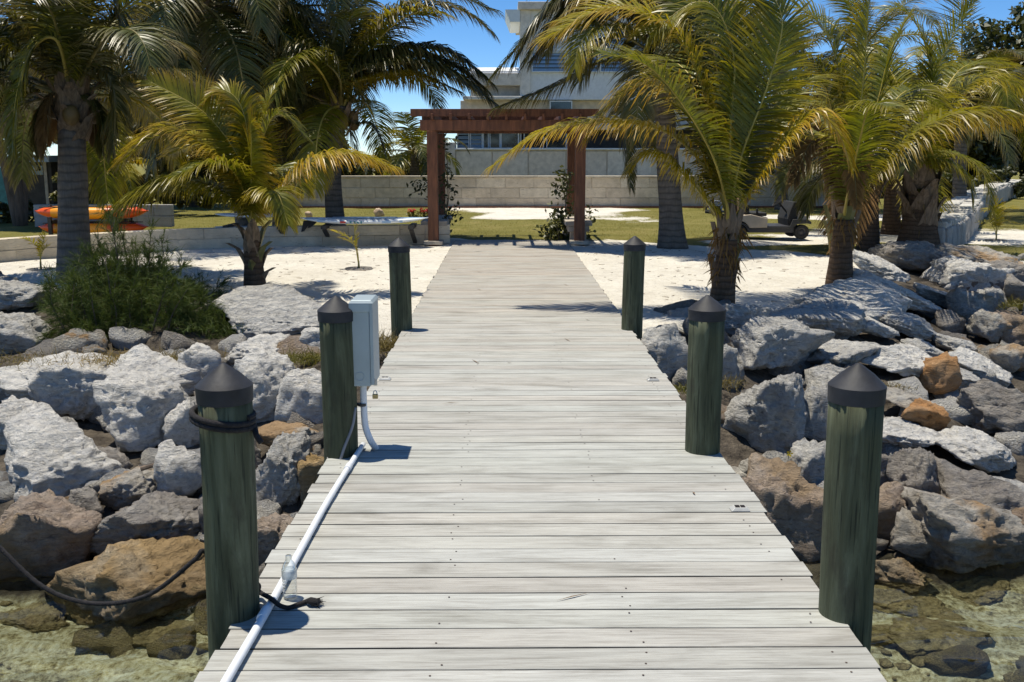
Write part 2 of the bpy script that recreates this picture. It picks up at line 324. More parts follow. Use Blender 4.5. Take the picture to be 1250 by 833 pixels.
class MB:
    def __init__(s): s.v = []; s.f = []; s.m = []
    def add(s, V, Fc, m=0):
        b = len(s.v); s.v += [tuple(map(float, v)) for v in V]; s.f += [tuple(b + int(i) for i in f) for f in Fc]; s.m += [m] * len(Fc); return s
    def box(s, c, d, rz=0, m=0, rx=0, ry=0):
        h = np.array(d) / 2; V = np.array([[x, y, z] for x in (-1, 1) for y in (-1, 1) for z in (-1, 1)], float) * h
        Rm = np.array((Matrix.Rotation(rz, 3, 'Z') @ Matrix.Rotation(ry, 3, 'Y') @ Matrix.Rotation(rx, 3, 'X')))
        return s.add(V @ Rm.T + np.array(c), [(0, 1, 3, 2), (4, 6, 7, 5), (0, 4, 5, 1), (2, 3, 7, 6), (0, 2, 6, 4), (1, 5, 7, 3)], m)
    def bar(s, a, b, w, h, m=0):          # box between two points
        a = np.array(a, float); b = np.array(b, float); t = nrm(b - a); sd = np.cross(t, (0, 0, 1))
        if np.linalg.norm(sd) < 1e-3: sd = np.array((1.0, 0, 0))
        sd = nrm(sd); u = np.cross(sd, t); V = [p + sd * w / 2 * i + u * h / 2 * j for p in (a, b) for i, j in ((-1, -1), (1, -1), (1, 1), (-1, 1))]
        return s.add(V, [(3, 2, 1, 0), (4, 5, 6, 7), (0, 1, 5, 4), (1, 2, 6, 5), (2, 3, 7, 6), (3, 0, 4, 7)], m)
    def tube(s, pts, r, n=8, m=0, cap=True):
        pts = np.array(pts, float); k = len(pts); rr = np.full(k, r) if np.isscalar(r) else np.array(r, float)
        T = nrm(np.gradient(pts, axis=0)); ref = np.array((0.0, 0, 1)) if abs(T[0][2]) < 0.9 else np.array((1.0, 0, 0))
        V = []; u = None
        for i in range(k):
            u = nrm(np.cross(T[i], ref)) if u is None else nrm(u - T[i] * np.dot(u, T[i])); w = np.cross(T[i], u)
            for j in range(n):
                a = 2 * math.pi * j / n; V.append(pts[i] + rr[i] * (math.cos(a) * u + math.sin(a) * w))
        Fc = [(i * n + j, i * n + (j + 1) % n, (i + 1) * n + (j + 1) % n, (i + 1) * n + j) for i in range(k - 1) for j in range(n)]
        if cap: Fc += [tuple(range(n))[::-1], tuple(range((k - 1) * n, k * n))]
        return s.add(V, Fc, m)
    def lathe(s, c, prof, n=24, m=0, jit=None):  # prof: (r, z)
        V = [(c[0] + r * math.cos(2 * math.pi * j / n), c[1] + r * math.sin(2 * math.pi * j / n), c[2] + z) for r, z in prof for j in range(n)]
        k = len(prof); Fc = [(i * n + j, i * n + (j + 1) % n, (i + 1) * n + (j + 1) % n, (i + 1) * n + j) for i in range(k - 1) for j in range(n)]
        Fc += [tuple(range(n))[::-1], tuple(range((k - 1) * n, k * n))]
        return s.add(V, Fc, m)
    def prism(s, pts, a, b, m=0):        # polygon pts (two axes handled by caller as 3D list) extruded from offset a to b vectors
        n = len(pts); A = [np.array(p) + np.array(a) for p in pts]; B = [np.array(p) + np.array(b) for p in pts]
        return s.add(A + B, [tuple(range(n))[::-1], tuple(range(n, 2 * n))] + [(i, (i + 1) % n, n + (i + 1) % n, n + i) for i in range(n)], m)
    def put(s, name, mats, par=None, **kw): return link_mesh(name, s.v, s.f, mats, par, fm=s.m, **kw)

def smooth_path(ctrl, n=24):
    c = np.array(ctrl, float); 
    if len(c) == 2: return c[0] + np.linspace(0, 1, n)[:, None] * (c[1] - c[0])
    ext = np.vstack([2 * c[0] - c[1], c, 2 * c[-1] - c[-2]]); out = []
    ts = np.linspace(0, len(c) - 1, n)
    for t in ts:
        i = min(int(t), len(c) - 2); u = t - i; p0, p1, p2, p3 = ext[i:i + 4]
        out.append(0.5 * ((2 * p1) + (-p0 + p2) * u + (2 * p0 - 5 * p1 + 4 * p2 - p3) * u * u + (-p0 + 3 * p1 - 3 * p2 + p3) * u ** 3))
    return np.array(out)
def copy_thing(o, loc, rz=0.0, sc=None, label=None, group=None):
    def cp(src, par):
        c = src.copy(); COL.objects.link(c); c.parent = par
        for ch in src.children: cp(ch, c)
        return c
    c = cp(o, None); c.location = loc; c.rotation_euler = (0, 0, rz)
    if sc: c.scale = (sc, sc, sc)
    if label: c['label'] = label
    if group: c['group'] = group
    return c

# ================================================================== GROUND
WATER = -1.25
def lerp(x, pts):
    xs, ys = zip(*pts); return np.interp(x, xs, ys)
CREST = [(-40, 16), (-15, 13.6), (-7, 12.8), (-3.4, 11.6), (-2, 10.6), (-1, 9.3), (1, 9.3), (1.9, 10.1), (3.5, 11.7), (4.4, 13.0), (5.6, 15.2), (6.8, 16.8), (7.7, 16.3), (8.6, 15.0), (12, 13.6), (40, 12)]
TOE = [(-40, 7.5), (-10, 6.6), (-3, 6.2), (0, 6.0), (3, 6.4), (6, 6.9), (12, 7.5), (40, 8)]
def hgt(x, y):
    x = np.asarray(x, float); y = np.asarray(y, float)
    yc = lerp(x, CREST); yt = lerp(x, TOE); t = (y - yt) / (yc - yt)
    tt = np.clip(t, 0, 1); z = -1.42 + 1.36 * (tt ** 0.9)
    z = np.where(t < 0, -1.42 - 0.10 * np.minimum(yt - y, 40) ** 0.8, z)
    z = np.where(t > 1, -0.06 + 0.03 * np.clip((y - yc) / 2.5, 0, 1), z)
    p = np.stack([x, y, 0 * x], -1)
    amp = np.where(t > 1, 0.018, 0.07)
    return z + amp * fbm(p * np.where(t > 1, 1.3, 1.6)[..., None], 4)
def hit(px, py, up=0.0):                # where the line of sight meets the ground
    v = ray(px, py); ts = np.arange(2.0, 60, 0.02); q = CAM + ts[:, None] * v; h = hgt(q[:, 0], q[:, 1]) + up
    k = np.argmax(q[:, 2] < h); return q[k]

def spaced(a, b, fine, far, grow=1.22):
    c = list(np.arange(a, b + 1e-6, fine)); s = fine; x = c[-1]; hi = []
    while x < far: s *= grow; x += s; hi.append(x)
    s = fine; x = c[0]; lo = []
    while x > -far: s *= grow; x -= s; lo.append(x)
    return np.array(lo[::-1] + c + hi)
xs = spaced(-11, 12, 0.12, 2000); ys = spaced(3, 24, 0.12, 2000)
X, Y = np.meshgrid(xs, ys); Z = hgt(X, Y)
far = np.hypot(X, Y) > 120; Z = np.where(far & (Y > 0), -0.3, Z); Z = np.where(Z < -3.5, -3.5, Z)
nx, ny = len(xs), len(ys); idx = np.arange(nx * ny).reshape(ny, nx)
Q = np.stack([idx[:-1, :-1], idx[:-1, 1:], idx[1:, 1:], idx[1:, :-1]], -1).reshape(-1, 4)
yc = lerp(X, CREST); yt = lerp(X, TOE)
p3 = np.stack([X, Y, 0 * X], -1)
wob = 0.9 * fbm(p3 * 0.55 + 3, 4)
# where lawn grows: behind the pergola, on the right behind the palms and beyond the wall
front = lerp(X, [(-60, 17), (-8, 19.5), (-2, 19.8), (2.2, 19.6), (3, 18.8), (4.5, 17.6), (5.5, 16.5), (7, 16.6), (9, 15.6), (14, 14.5), (60, 13)])
lawn = np.clip((Y - front + wob * 0.6) / 0.5, 0, 1)
def patch(cx, cyy, rx, ry): return np.clip(1.3 - np.hypot((X - cx) / rx, (Y - cyy) / ry) + 0.45 * wob, 0, 1)
sandp = np.maximum.reduce([patch(0.9, 30.0, 2.6, 5.0), patch(2.0, 35, 7, 1.6), patch(-3, 35.2, 3, 1.1), patch(9.3, 20.4, 3.8, 2.0), patch(5.3, 19.2, 1.7, 0.7), patch(9.5, 27, 3, 1.2)])
lawn = np.clip(lawn - sandp * 1.3, 0, 1)
bank = np.clip((yc - Y) / 0.5 + 0.1 + 0.3 * wob, 0, 1)
gm, nt, b = mat('ground_sand_lawn')
w1 = coord(nt, (1, 1, 1), 'World'); n1 = noise(nt, w1, 0.9, 6, 0.6); n2 = noise(nt, w1, 26, 6, 0.7); n3 = noise(nt, w1, 7, 5, 0.65)
def att(n):
    a = nt.nodes.new('ShaderNodeAttribute'); a.attribute_name = n; return a.outputs['Fac']
sandc = ramp(nt, mixc(nt, 0.5, n1, n3), [(0.30, (0.62, 0.57, 0.48)), (0.6, (0.84, 0.80, 0.70))])
sandc = mixc(nt, ramp(nt, n2, [(0.32, G(0.75)), (0.42, G(0))]), sandc, (0.26, 0.21, 0.14))
lawnc = ramp(nt, mixc(nt, 0.45, n1, n2), [(0.32, (0.12, 0.115, 0.028)), (0.50, (0.19, 0.175, 0.045)), (0.7, (0.32, 0.26, 0.10))])
def edge(a, nn, k=0.55):
    s1 = nt.nodes.new('ShaderNodeMath'); s1.operation = 'MULTIPLY_ADD'; nt.links.new(nn, s1.inputs[0]); s1.inputs[1].default_value = k; nt.links.new(a, s1.inputs[2])
    return ramp(nt, s1.outputs[0], [(0.42 + k / 2, G(0)), (0.62 + k / 2, G(1))])
c = mixc(nt, edge(att('lawn'), n3, 0.7), sandc, lawnc)
bankc = ramp(nt, n3, [(0.35, (0.05, 0.042, 0.034)), (0.65, (0.16, 0.135, 0.105))])
c = mixc(nt, edge(att('bank'), n3, 0.5), c, bankc)
bedc = ramp(nt, mixc(nt, 0.5, mixc(nt, 0.5, n1, n3), n2), [(0.40, (0.10, 0.085, 0.045)), (0.46, (0.30, 0.26, 0.14)), (0.52, (0.55, 0.51, 0.33)), (0.60, (0.74, 0.74, 0.58))])
c = mixc(nt, edge(att('bed'), n3, 0.4), c, bedc)
nt.links.new(c, b.inputs['Base Color']); b.inputs['Roughness'].default_value = 0.95; b.inputs['Specular IOR Level'].default_value = 0.15
bump(nt, b, mixc(nt, 0.6, n2, n3), 1.0, 0.11)
g = link_mesh('ground', np.stack([X, Y, Z], -1), Q, gm, smooth=True, attr={'lawn': lawn.ravel(), 'bank': bank.ravel(), 'bed': np.clip((yt + 0.35 - Y) / 0.6, 0, 1).ravel()})
tag(g, kind='structure')

# water: a clear shallow sea with real wind ripples; sunlight refracts through it
wm, nt, b = mat('clear_sea_water'); nt.nodes.remove(b)
gla = nt.nodes.new('ShaderNodeBsdfGlass'); gla.inputs['Roughness'].default_value = 0.0; gla.inputs['IOR'].default_value = 1.333; gla.inputs['Color'].default_value = (0.93, 0.97, 0.92, 1)
nt.links.new(gla.outputs[0], nt.nodes['Material Output'].inputs[0])
wx = spaced(-6.5, 6.5, 0.045, 1900); wy = np.concatenate([[-1900, -600, -200, -80, -30, -10, -3, 0, 1.2], np.arange(2.0, 7.6, 0.04), [8, 8.6, 9.5]])
WX, WY = np.meshgrid(wx, wy); wi = np.arange(WX.size).reshape(WX.shape)
WP = np.stack([WX + .25 * np.sin(WY * 1.3), WY * 1.6, 0 * WX + 4], -1)
WZ = WATER + (0.030 * fbm(WP * 1.5, 2) + 0.017 * fbm(WP * 3.1 + 9, 2) + 0.0045 * fbm(WP * 7.0 + 5, 1)) * ((np.abs(WX) < 40) & (WY > 1.2))
wq = np.stack([wi[:-1, :-1], wi[:-1, 1:], wi[1:, 1:], wi[1:, :-1]], -1).reshape(-1, 4)
wobj = tag(link_mesh('water', np.stack([WX, WY, WZ], -1), wq, wm, smooth=True), kind='structure')
sun_d.cycles.is_caustics_light = True; wobj.cycles.is_caustics_caster = True; g.cycles.is_caustics_receiver = True

# ================================================================== DOCK
random.seed(3)
HW, PITCHB, BW = 1.085, 0.1425, 0.1336
dock = Thing('boardwalk', (0, 10, 0), 'long straight grey weathered timber boardwalk leading to the pergola', 'boardwalk')
def plank_mesh(k):
    rg = np.random.default_rng(100 + k); n = 14; xx = np.linspace(-HW, HW, n)
    l = rg.uniform(-0.008, 0.008); xx[0] += l; xx[-1] += rg.uniform(-0.008, 0.008)
    e1 = -BW / 2 + 0.0022 * fbm(np.stack([xx * 1.4, 0 * xx + k, 0 * xx], -1), 3); e2 = BW / 2 + 0.0022 * fbm(np.stack([xx * 1.4, 0 * xx + k + 40, 0 * xx], -1), 3)
    zt = 0.0010 * fbm(np.stack([xx * 1.1, 0 * xx + k + 80, 0 * xx], -1), 2); bv = 0.0018; cup = rg.uniform(-0.002, 0.0008)
    V = []
    for i in range(n):
        V += [(xx[i], e1[i], -0.038), (xx[i], e1[i], zt[i] - bv), (xx[i], e1[i] + bv, zt[i]), (xx[i], 0, zt[i] + cup), (xx[i], e2[i] - bv, zt[i]), (xx[i], e2[i], zt[i] - bv), (xx[i], e2[i], -0.038)]
    Fc = [(i * 7 + j, (i + 1) * 7 + j, (i + 1) * 7 + (j + 1) % 7, i * 7 + (j + 1) % 7) for i in range(n - 1) for j in range(7)] + [tuple(range(7)), tuple(range((n - 1) * 7, n * 7))[::-1]]
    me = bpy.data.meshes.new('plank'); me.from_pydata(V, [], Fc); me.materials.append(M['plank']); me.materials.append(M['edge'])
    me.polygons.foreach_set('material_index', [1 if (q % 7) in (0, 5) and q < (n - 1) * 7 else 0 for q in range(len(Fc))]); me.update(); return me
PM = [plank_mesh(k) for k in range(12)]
y0, y1 = -2.4, 19.45; k = 0; y = y0; sc = MB()
while y < y1:
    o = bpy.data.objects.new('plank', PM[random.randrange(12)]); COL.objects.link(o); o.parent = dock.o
    o.location = (random.uniform(-0.006, 0.006), y - 10, random.uniform(-0.0006, 0.0005))
    o.rotation_euler = (random.uniform(-0.003, 0.003), 0, random.uniform(-0.0016, 0.0016) + (math.pi if random.random() < 0.5 else 0))
    if y > 2.0:
        for jx in (-0.98, -0.34, 0.33, 0.97):
            for dy in (-0.038, 0.038):
                if random.random() < .55: continue
                q = (jx + random.uniform(-0.02, 0.02), y + dy + random.uniform(-0.008, 0.008), 0.0022)
                sc.add([(q[0] + 0.0042 * math.cos(a), q[1] + 0.0042 * math.sin(a), q[2]) for a in (0, 1.05, 2.1, 3.14, 4.19, 5.24)], [(0, 1, 2, 3, 4, 5)])
    y += PITCHB; k += 1
tag(sc.put('screws', M['screw'], dock), kind='stuff')
for jx in (-0.97, -0.02, 0.95):
    MB().box((jx, 8.5, -0.135), (0.05, 21.8, 0.19)).put('joist', M['joist'], dock)
for jy in (3.32, 5.45, 9.35, 13.5, 17.5):
    MB().box((0, jy + 0.16, -0.32), (2.1, 0.05, 0.18)).put('crossbeam', M['joist'], dock)
for jy in (5.6, 9.5):
    for jx in (-0.5, 0.5):
        MB().tube([(jx, jy, -0.22), (jx, jy, -1.9)], 0.08, 10).put('pile', M['joist'], dock)

# mooring posts
POSTS = [('left', 277, 762, 443, 0.091, 'nearest left mooring post, dark green, with black rope wound below its cap', 'dock'),
         ('left', 411, 560, 361, 0.094, 'green mooring post carrying the grey electrical box', ''),
         ('left', 488, 404, 290, 0.098, 'green mooring post where the left side of the boardwalk reaches the sand', ''),
         ('right', 1042, 762, 443, 0.091, 'nearest right mooring post, shaded dark green, black cap against the boulders', ''),
         ('right', 863, 556, 360, 0.096, 'middle post of the three green mooring posts on the right side', ''),
         ('right', 774, 404, 288, 0.098, 'green mooring post where the right side of the boardwalk reaches the sand', '')]
PINFO = []
for i, (sd, px, pyb, pyt, r, lab, _) in enumerate(POSTS):
    g0 = gz(px, pyb, 0); ctr = np.array([g0[0], g0[1] + r, 0]); zt = P(px, pyt, ctr[1])[2]
    lo = -2.3 if i in (0, 3) else (-1.6 if i in (1, 4) else -0.5)
    PINFO.append((ctr, r, zt))
    t = Thing('mooring_post', ctr, lab, 'post', 'mooring posts along the boardwalk')
    n = 28; V = []; zs = np.linspace(lo, zt - 0.10, 22); rg = np.random.default_rng(i)
    for z in zs:
        a = np.arange(n) * 2 * math.pi / n; rr = r * (1.03 - 0.03 * (z - lo) / (zt - lo)) * (1 + 0.03 * fbm(np.stack([np.cos(a) * 1.6 + i * 9, np.sin(a) * 1.6, 0 * a + z * 0.7], -1), 3))
        V += [(ctr[0] + rr[j] * math.cos(a[j]) + 0.01 * math.sin(z * 1.7 + i), ctr[1] + rr[j] * math.sin(a[j]), z) for j in range(n)]
    Fc = [(q * n + j, q * n + (j + 1) % n, (q + 1) * n + (j + 1) % n, (q + 1) * n + j) for q in range(len(zs) - 1) for j in range(n)] + [tuple(range((len(zs) - 1) * n, len(zs) * n))]
    link_mesh('shaft', V, Fc, M['post'], t, smooth=True)
    cr = r * 1.048; x0 = ctr + np.array([0.01 * math.sin((zt - .1) * 1.7 + i), 0, 0])
    prof = [(cr - 0.006, zt - 0.137), (cr, zt - 0.135), (cr + 0.002, zt - 0.078), (cr - 0.004, zt - 0.072), (0.055, zt - 0.037), (0.020, zt - 0.011), (0.008, zt - 0.002), (0.001, zt)]
    c = MB().lathe(x0, prof, 32).put('cap', M['cap'], t, smooth=True)
    es = c.modifiers.new('edge', 'EDGE_SPLIT'); es.split_angle = R(38)

# ropes
def twisted(pts, r, seg_len=0.006, strands=3):
    """laid rope: a tube whose section is three strands turning along its length"""
    L = np.sum(np.linalg.norm(np.diff(pts, axis=0), axis=1)); n = int(min(700, max(20, L / seg_len))); pth = smooth_path(pts, n)
    T = nrm(np.gradient(pth, axis=0)); ref = np.array((0.12, 0.1, 1.0)); U = nrm(np.cross(T, ref)); Wd = np.cross(T, U); m = 12
    V = []; s = np.linspace(0, L, n)
    for i in range(n):
        for j in range(m):
            a = 2 * math.pi * j / m; rr = r * (0.86 + 0.16 * abs(math.cos(strands / 2 * (a - s[i] / r * 0.9)))); V.append(pth[i] + rr * (math.cos(a) * U[i] + math.sin(a) * Wd[i]))
    Fc = [(i * m + j, i * m + (j + 1) % m, (i + 1) * m + (j + 1) % m, (i + 1) * m + j) for i in range(n - 1) for j in range(m)] + [tuple(range(m))[::-1], tuple(range((n - 1) * m, n * m))]
    return V, Fc
c0, r0, z0 = PINFO[0]
dn = c0[1]
swag = [P(-160, 480, dn + 0.25), P(-70, 595, dn + 0.18), P(0, 669, dn + 0.14), P(55, 718, dn + 0.10), P(115, 737, dn + 0.07), P(180, 727, dn + 0.05), P(236, 685, dn + 0.02)]
wrap = [c0 + np.array([-(r0 + .014), 0.03, P(243, 677, dn)[2]]), c0 + np.array([-0.06, r0 + .004, 0.13]), c0 + np.array([0.06, r0 + .004, 0.07])]
tail = [gz(316, 722, 0.03), gz(331, 731, 0.045), gz(341, 739, 0.028), gz(352, 742, 0.012), gz(364, 738, 0.010), gz(375, 734, 0.012)]
mr_ = Thing('mooring_line', c0 + np.array([0, 0, 0.0]), 'black rope sagging from the nearest left post, its frayed tail lying on the planks', 'rope')
V, Fc = twisted(np.array(swag + wrap + tail), 0.0088); link_mesh('rope_length', V, Fc, M['rope'], mr_, smooth=True)
kn = MB(); random.seed(5)
e = gz(383, 735, 0.018)
kn.tube(smooth_path([gz(375, 734, 0.012), e + (-.012, 0, .004), e, e + (.014, 0, -.002), e + (.022, 0, -.006)], 9), [0.009, 0.011, 0.014, 0.015, 0.016, 0.015, 0.013, 0.010, 0.008], 10)
for i in range(26):
    a = e + np.array([random.uniform(.0, .018), random.uniform(-.014, .014), random.uniform(-.012, .014)])
    kn.tube([a, a + np.array([random.uniform(.008, .026), random.uniform(-.014, .014), random.uniform(-.014, .008)])], [0.0022, 0.0006], 4)
kn.put('frayed_end', M['rope'], mr_, smooth=True)
# rope wound round the post top
zc = P(281, 516, dn - r0)[2]; rr_ = r0 * 1.06 + 0.006
coil = [c0 + np.array([rr_ * math.cos(a), rr_ * math.sin(a), zc + 0.016 * math.cos(a - math.pi) - 0.019 * (a + 0.4) / 6.28 + 0.016]) for a in np.linspace(-0.4, 4 * math.pi + 0.2, 60)]
V, Fc = twisted(np.array(coil + [P(313, 531, dn - .03), P(319, 541, dn - 0.04)]), 0.0105)
tag(link_mesh('rope_coil', V, Fc, M['rope'], smooth=True, origin=c0), 'black rope wound twice around the nearest left post under its cap', 'rope')

# white conduit pipe along the deck
pp = Thing('conduit_pipe', gz(310, 760, 0), 'white plastic conduit pipe lying along the left edge of the boardwalk', 'pipe')
pts = [gz(225, 920, 0.021), gz(275, 833, 0.021), gz(330, 738, 0.021), gz(400, 612, 0.021), gz(443, 543, 0.021)]
MB().tube(smooth_path(pts, 40), 0.0150, 16).put('pipe', M['pvc'], pp, smooth=True)
for (px, py) in ((322, 750), (425, 571)):
    a = gz(px, py, 0.021); d_ = nrm(pts[3] - pts[1])
    MB().tube([a - d_ * .035, a + d_ * .035], 0.0180, 16).put('coupling', M['pvc'], pp)
# electrical box
c1, r1, z1 = PINFO[1]
bl = P(429, 470, c1[1] - 0.03); br = P(452, 470, c1[1] - 0.03); top = P(440, 371, c1[1] - 0.03)[2]; bot = P(440, 472, c1[1] - 0.03)[2]
eb = Thing('electrical_box', (bl[0], c1[1], bot), 'tall grey metal electrical box fixed to the second left post', 'electrical box')
bx0, bx1, by0, by1 = bl[0], br[0] + 0.004, c1[1] - 0.03, c1[1] + 0.20
MB().box(((bx0 + bx1) / 2, (by0 + by1) / 2, (top + bot) / 2), (bx1 - bx0, by1 - by0, top - bot)).put('housing', M['box'], eb, bevel=0.004)
MB().box((bx1 + 0.010, (by0 + by1) / 2, (top + bot) / 2 + 0.006), (0.018, by1 - by0 + 0.012, top - bot - 0.005)).put('door', M['box'], eb, bevel=0.003)
hd = MB().add([(bx0 - .004, by0 - .008, top + .001), (bx1 + .024, by0 - .008, top + .001), (bx1 + .024, by1 + .01, top + .001), (bx0 - .004, by1 + .01, top + .001),
          (bx0 + .01, by0 + .004, top + .018), (bx1 + .01, by0 + .004, top + .018), (bx1 + .01, by1 - .004, top + .018), (bx0 + .01, by1 - .004, top + .018)],
         [(3, 2, 1, 0), (4, 5, 6, 7), (0, 1, 5, 4), (1, 2, 6, 5), (2, 3, 7, 6), (3, 0, 4, 7)])
hd.box(((bx0 + bx1) / 2, by0 - .004, top - .022), (bx1 - bx0 + .004, .006, .045)); hd.put('rain_hood', M['box'], eb, bevel=0.002)
kx, kz = (bx0 * 0.55 + bx1 * 0.45), bot + 0.055
kr = [(kx + .023 * math.cos(a), by0 - .0005, kz + .023 * math.sin(a)) for a in np.linspace(0, 2 * math.pi, 25)]
MB().tube(kr, 0.0025, 6, cap=False).put('knockout_ring', M['box'], eb)
cpts = [(bx0 + .055, by0 + .06, bot + .01), (bx0 + .056, by0 + .055, bot - .12), P(446, 520, by0 + .05), P(452, 537, by0 + .05), gz(459, 548, 0.0)]
MB().tube(smooth_path(cpts, 30), 0.0185, 16).put('conduit', M['pvc'], eb, smooth=True)
ck = P(442, 494, by0 + .05); MB().lathe((ck[0], ck[1], ck[2] - .008), [(.022, 0), (.024, .002), (.024, .014), (.022, .016)], 20).box((ck[0] - .03, ck[1] + .01, ck[2]), (.05, .012, .012)).put('pipe_clamp', M['darkmetal'], eb)
MB().box((bx1 + .022, by0 + .015, bot + .02), (.02, .006, .035)).put('hasp', M['steel'], eb)
kb = P(458, 481, by0); pl = Thing('padlock', kb, 'small brass padlock hanging below the grey electrical box', 'padlock')
MB().box(kb + (0, 0, -.014), (.030, .014, .026)).put('lock_body', M['brass'], pl, bevel=0.003)
MB().tube([kb + (.010 * math.cos(a), 0, .0 + .018 * max(0, math.sin(a)) + (0.0 if math.sin(a) > .01 else -.004)) for a in np.linspace(-.3, math.pi + .3, 14)], 0.0028, 8).put('shackle', M['steel'], pl)
cb = [c1 + np.array([r1 + .006, -.03, P(436, 515, dn)[2] * 0 + 0.27]), c1 + np.array([r1 * .9, -r1 * .62, 0.17]), c1 + np.array([r1 * .35, -r1 * 1.06, 0.03]), c1 + np.array([-.01, -r1 * 1.12, -.15]), c1 + np.array([-.03, -r1 * 1.1, -.5])]
tag(link_mesh('cable', *(lambda m: (m.v, m.f))(MB().tube(smooth_path(cb, 30), 0.008, 8)), M['cable'], smooth=True, origin=cb[2]), 'thin grey cable slanting down the post with the electrical box', 'cable')

# water bottle
bt = gz(353, 733, 0.0); bt = bt + np.array([0.0, 0.02, 0.003])
wbm, nt, b = mat('clear_plastic'); nt.nodes.remove(b)
fr = nt.nodes.new('ShaderNodeLayerWeight'); fr.inputs[0].default_value = 0.35
gl = nt.nodes.new('ShaderNodeBsdfGlossy'); gl.inputs['Roughness'].default_value = 0.08
tr = nt.nodes.new('ShaderNodeBsdfTransparent'); tr.inputs[0].default_value = (0.95, 0.97, 0.97, 1)
mx = nt.nodes.new('ShaderNodeMixShader'); nt.links.new(fr.outputs['Facing'], mx.inputs[0]); nt.links.new(tr.outputs[0], mx.inputs[1]); nt.links.new(gl.outputs[0], mx.inputs[2]); nt.links.new(mx.outputs[0], nt.nodes['Material Output'].inputs[0])
lbm, nt, b = mat('bottle_label'); b.inputs['Base Color'].default_value = (0.62, 0.68, 0.70, 1); b.inputs['Roughness'].default_value = 0.4; b.inputs['Alpha'].default_value = 0.45
bo = Thing('water_bottle', bt, 'small clear plastic water bottle standing beside the white pipe', 'bottle')
prof = [(0.018, 0.0), (0.026, 0.003)] + [(0.0275 + 0.0012 * math.sin(z * 420), z) for z in np.linspace(0.008, 0.085, 24)] + [(0.029, 0.09), (0.029, 0.135), (0.027, 0.14), (0.022, 0.158), (0.014, 0.172), (0.0115, 0.18), (0.0115, 0.196), (0.0105, 0.197)]
prof = [(a * .95, z * .84) for a, z in prof]; MB().lathe(bt, prof, 24).put('bottle_body', wbm, bo, smooth=True)
MB().lathe(bt, [(0.0281, 0.078), (0.0283, 0.079), (0.0283, 0.111), (0.0281, 0.112)], 24).put('paper_label', lbm, bo, smooth=True)

# deck lights
def deck_light(px, py, lab, par_rz=0):
    q = gz(px, py, 0.004); t = Thing('deck_light', q, lab, 'deck light', 'small solar deck lights on the boardwalk')
    MB().add([q + (x * .045, y * .03, 0) for x, y in ((-1, -1), (1, -1), (1, 1), (-1, 1))] + [q + (x * .028, y * .018, .014) for x, y in ((-1, -1), (1, -1), (1, 1), (-1, 1))],
             [(3, 2, 1, 0), (4, 5, 6, 7), (0, 1, 5, 4), (1, 2, 6, 5), (2, 3, 7, 6), (3, 0, 4, 7)]).put('housing', M['lens'], t, bevel=0.002)
    for s in (-1, 1): MB().box(q + (s * .0125, 0, .0155), (.021, .026, .003)).put('solar_panel', M['solar'], t)
deck_light(470, 463, 'small pale deck light beside the electrical box')
deck_light(797, 464, 'small pale deck light on the right edge before the middle right post')
deck_light(903, 622, 'nearest small pale deck light, on the right edge by the first right post')

# ================================================================== BOULDERS
_ico = {}
def ico(n):
    if n not in _ico:
        bm = bmesh.new(); bmesh.ops.create_icosphere(bm, subdivisions=n, radius=1)
        _ico[n] = (np.array([v.co[:] for v in bm.verts]), np.array([[v.index for v in f.verts] for f in bm.faces])); bm.free()
    return _ico[n]
def rock_shape(seed, sub, flat=0.5, rough=1.0):
    rg = np.random.default_rng(seed); D, Fc = ico(sub)
    nn = nrm(rg.normal(size=(13, 3))); dd = rg.uniform(0.70, 0.98, 13)
    nn = np.vstack([nn, nrm([[rg.normal() * .22, rg.normal() * .22 - .10, 1]]), nrm([[rg.normal() * .2, rg.normal() * .2, -1]]), nrm([[rg.normal() * .3, -1, rg.normal() * .25]])])
    dd = np.append(dd, [flat + rg.uniform(0, .12), .6, .72])
    Dj = nrm(D + 0.16 * np.stack([fbm(D * 1.7 + seed + k * 31, 3) for k in range(3)], -1))
    dots = Dj @ nn.T; rs = np.where(dots > 0.05, dd / np.maximum(dots, 0.05), 9.0)
    kk = 38.0; r = -np.log(np.exp(-kk * np.minimum(rs, 2.5)).sum(1)) / kk
    p = D * r[:, None]
    n1 = fbm(p * 2.3 + seed * 1.7, 4); n2 = fbm(p * np.array([7, 7, 13.0]) + seed, 4); n3 = -np.abs(fbm(p * 5.0 + seed * 2.1, 3))
    disp = rough * (0.055 * n1 + 0.055 * n2 + 0.095 * n3 - 0.028 * np.abs(fbm(p * np.array([10, 10, 15.0]) + seed * .7, 3)))
    # a few fracture ledges
    led = np.floor((p[:, 2] + 0.25 * p @ nrm(rg.normal(size=3))) * 4.2 + rg.uniform(0, 1) + .35 * n1); disp += 0.022 * rough * np.array([_val[int(a) & 255] for a in led + seed])
    p = p + D * disp[:, None]
    lo, hi = p.min(0), p.max(0); return (p - (lo + hi) / 2) / ((hi - lo) / 2), Fc
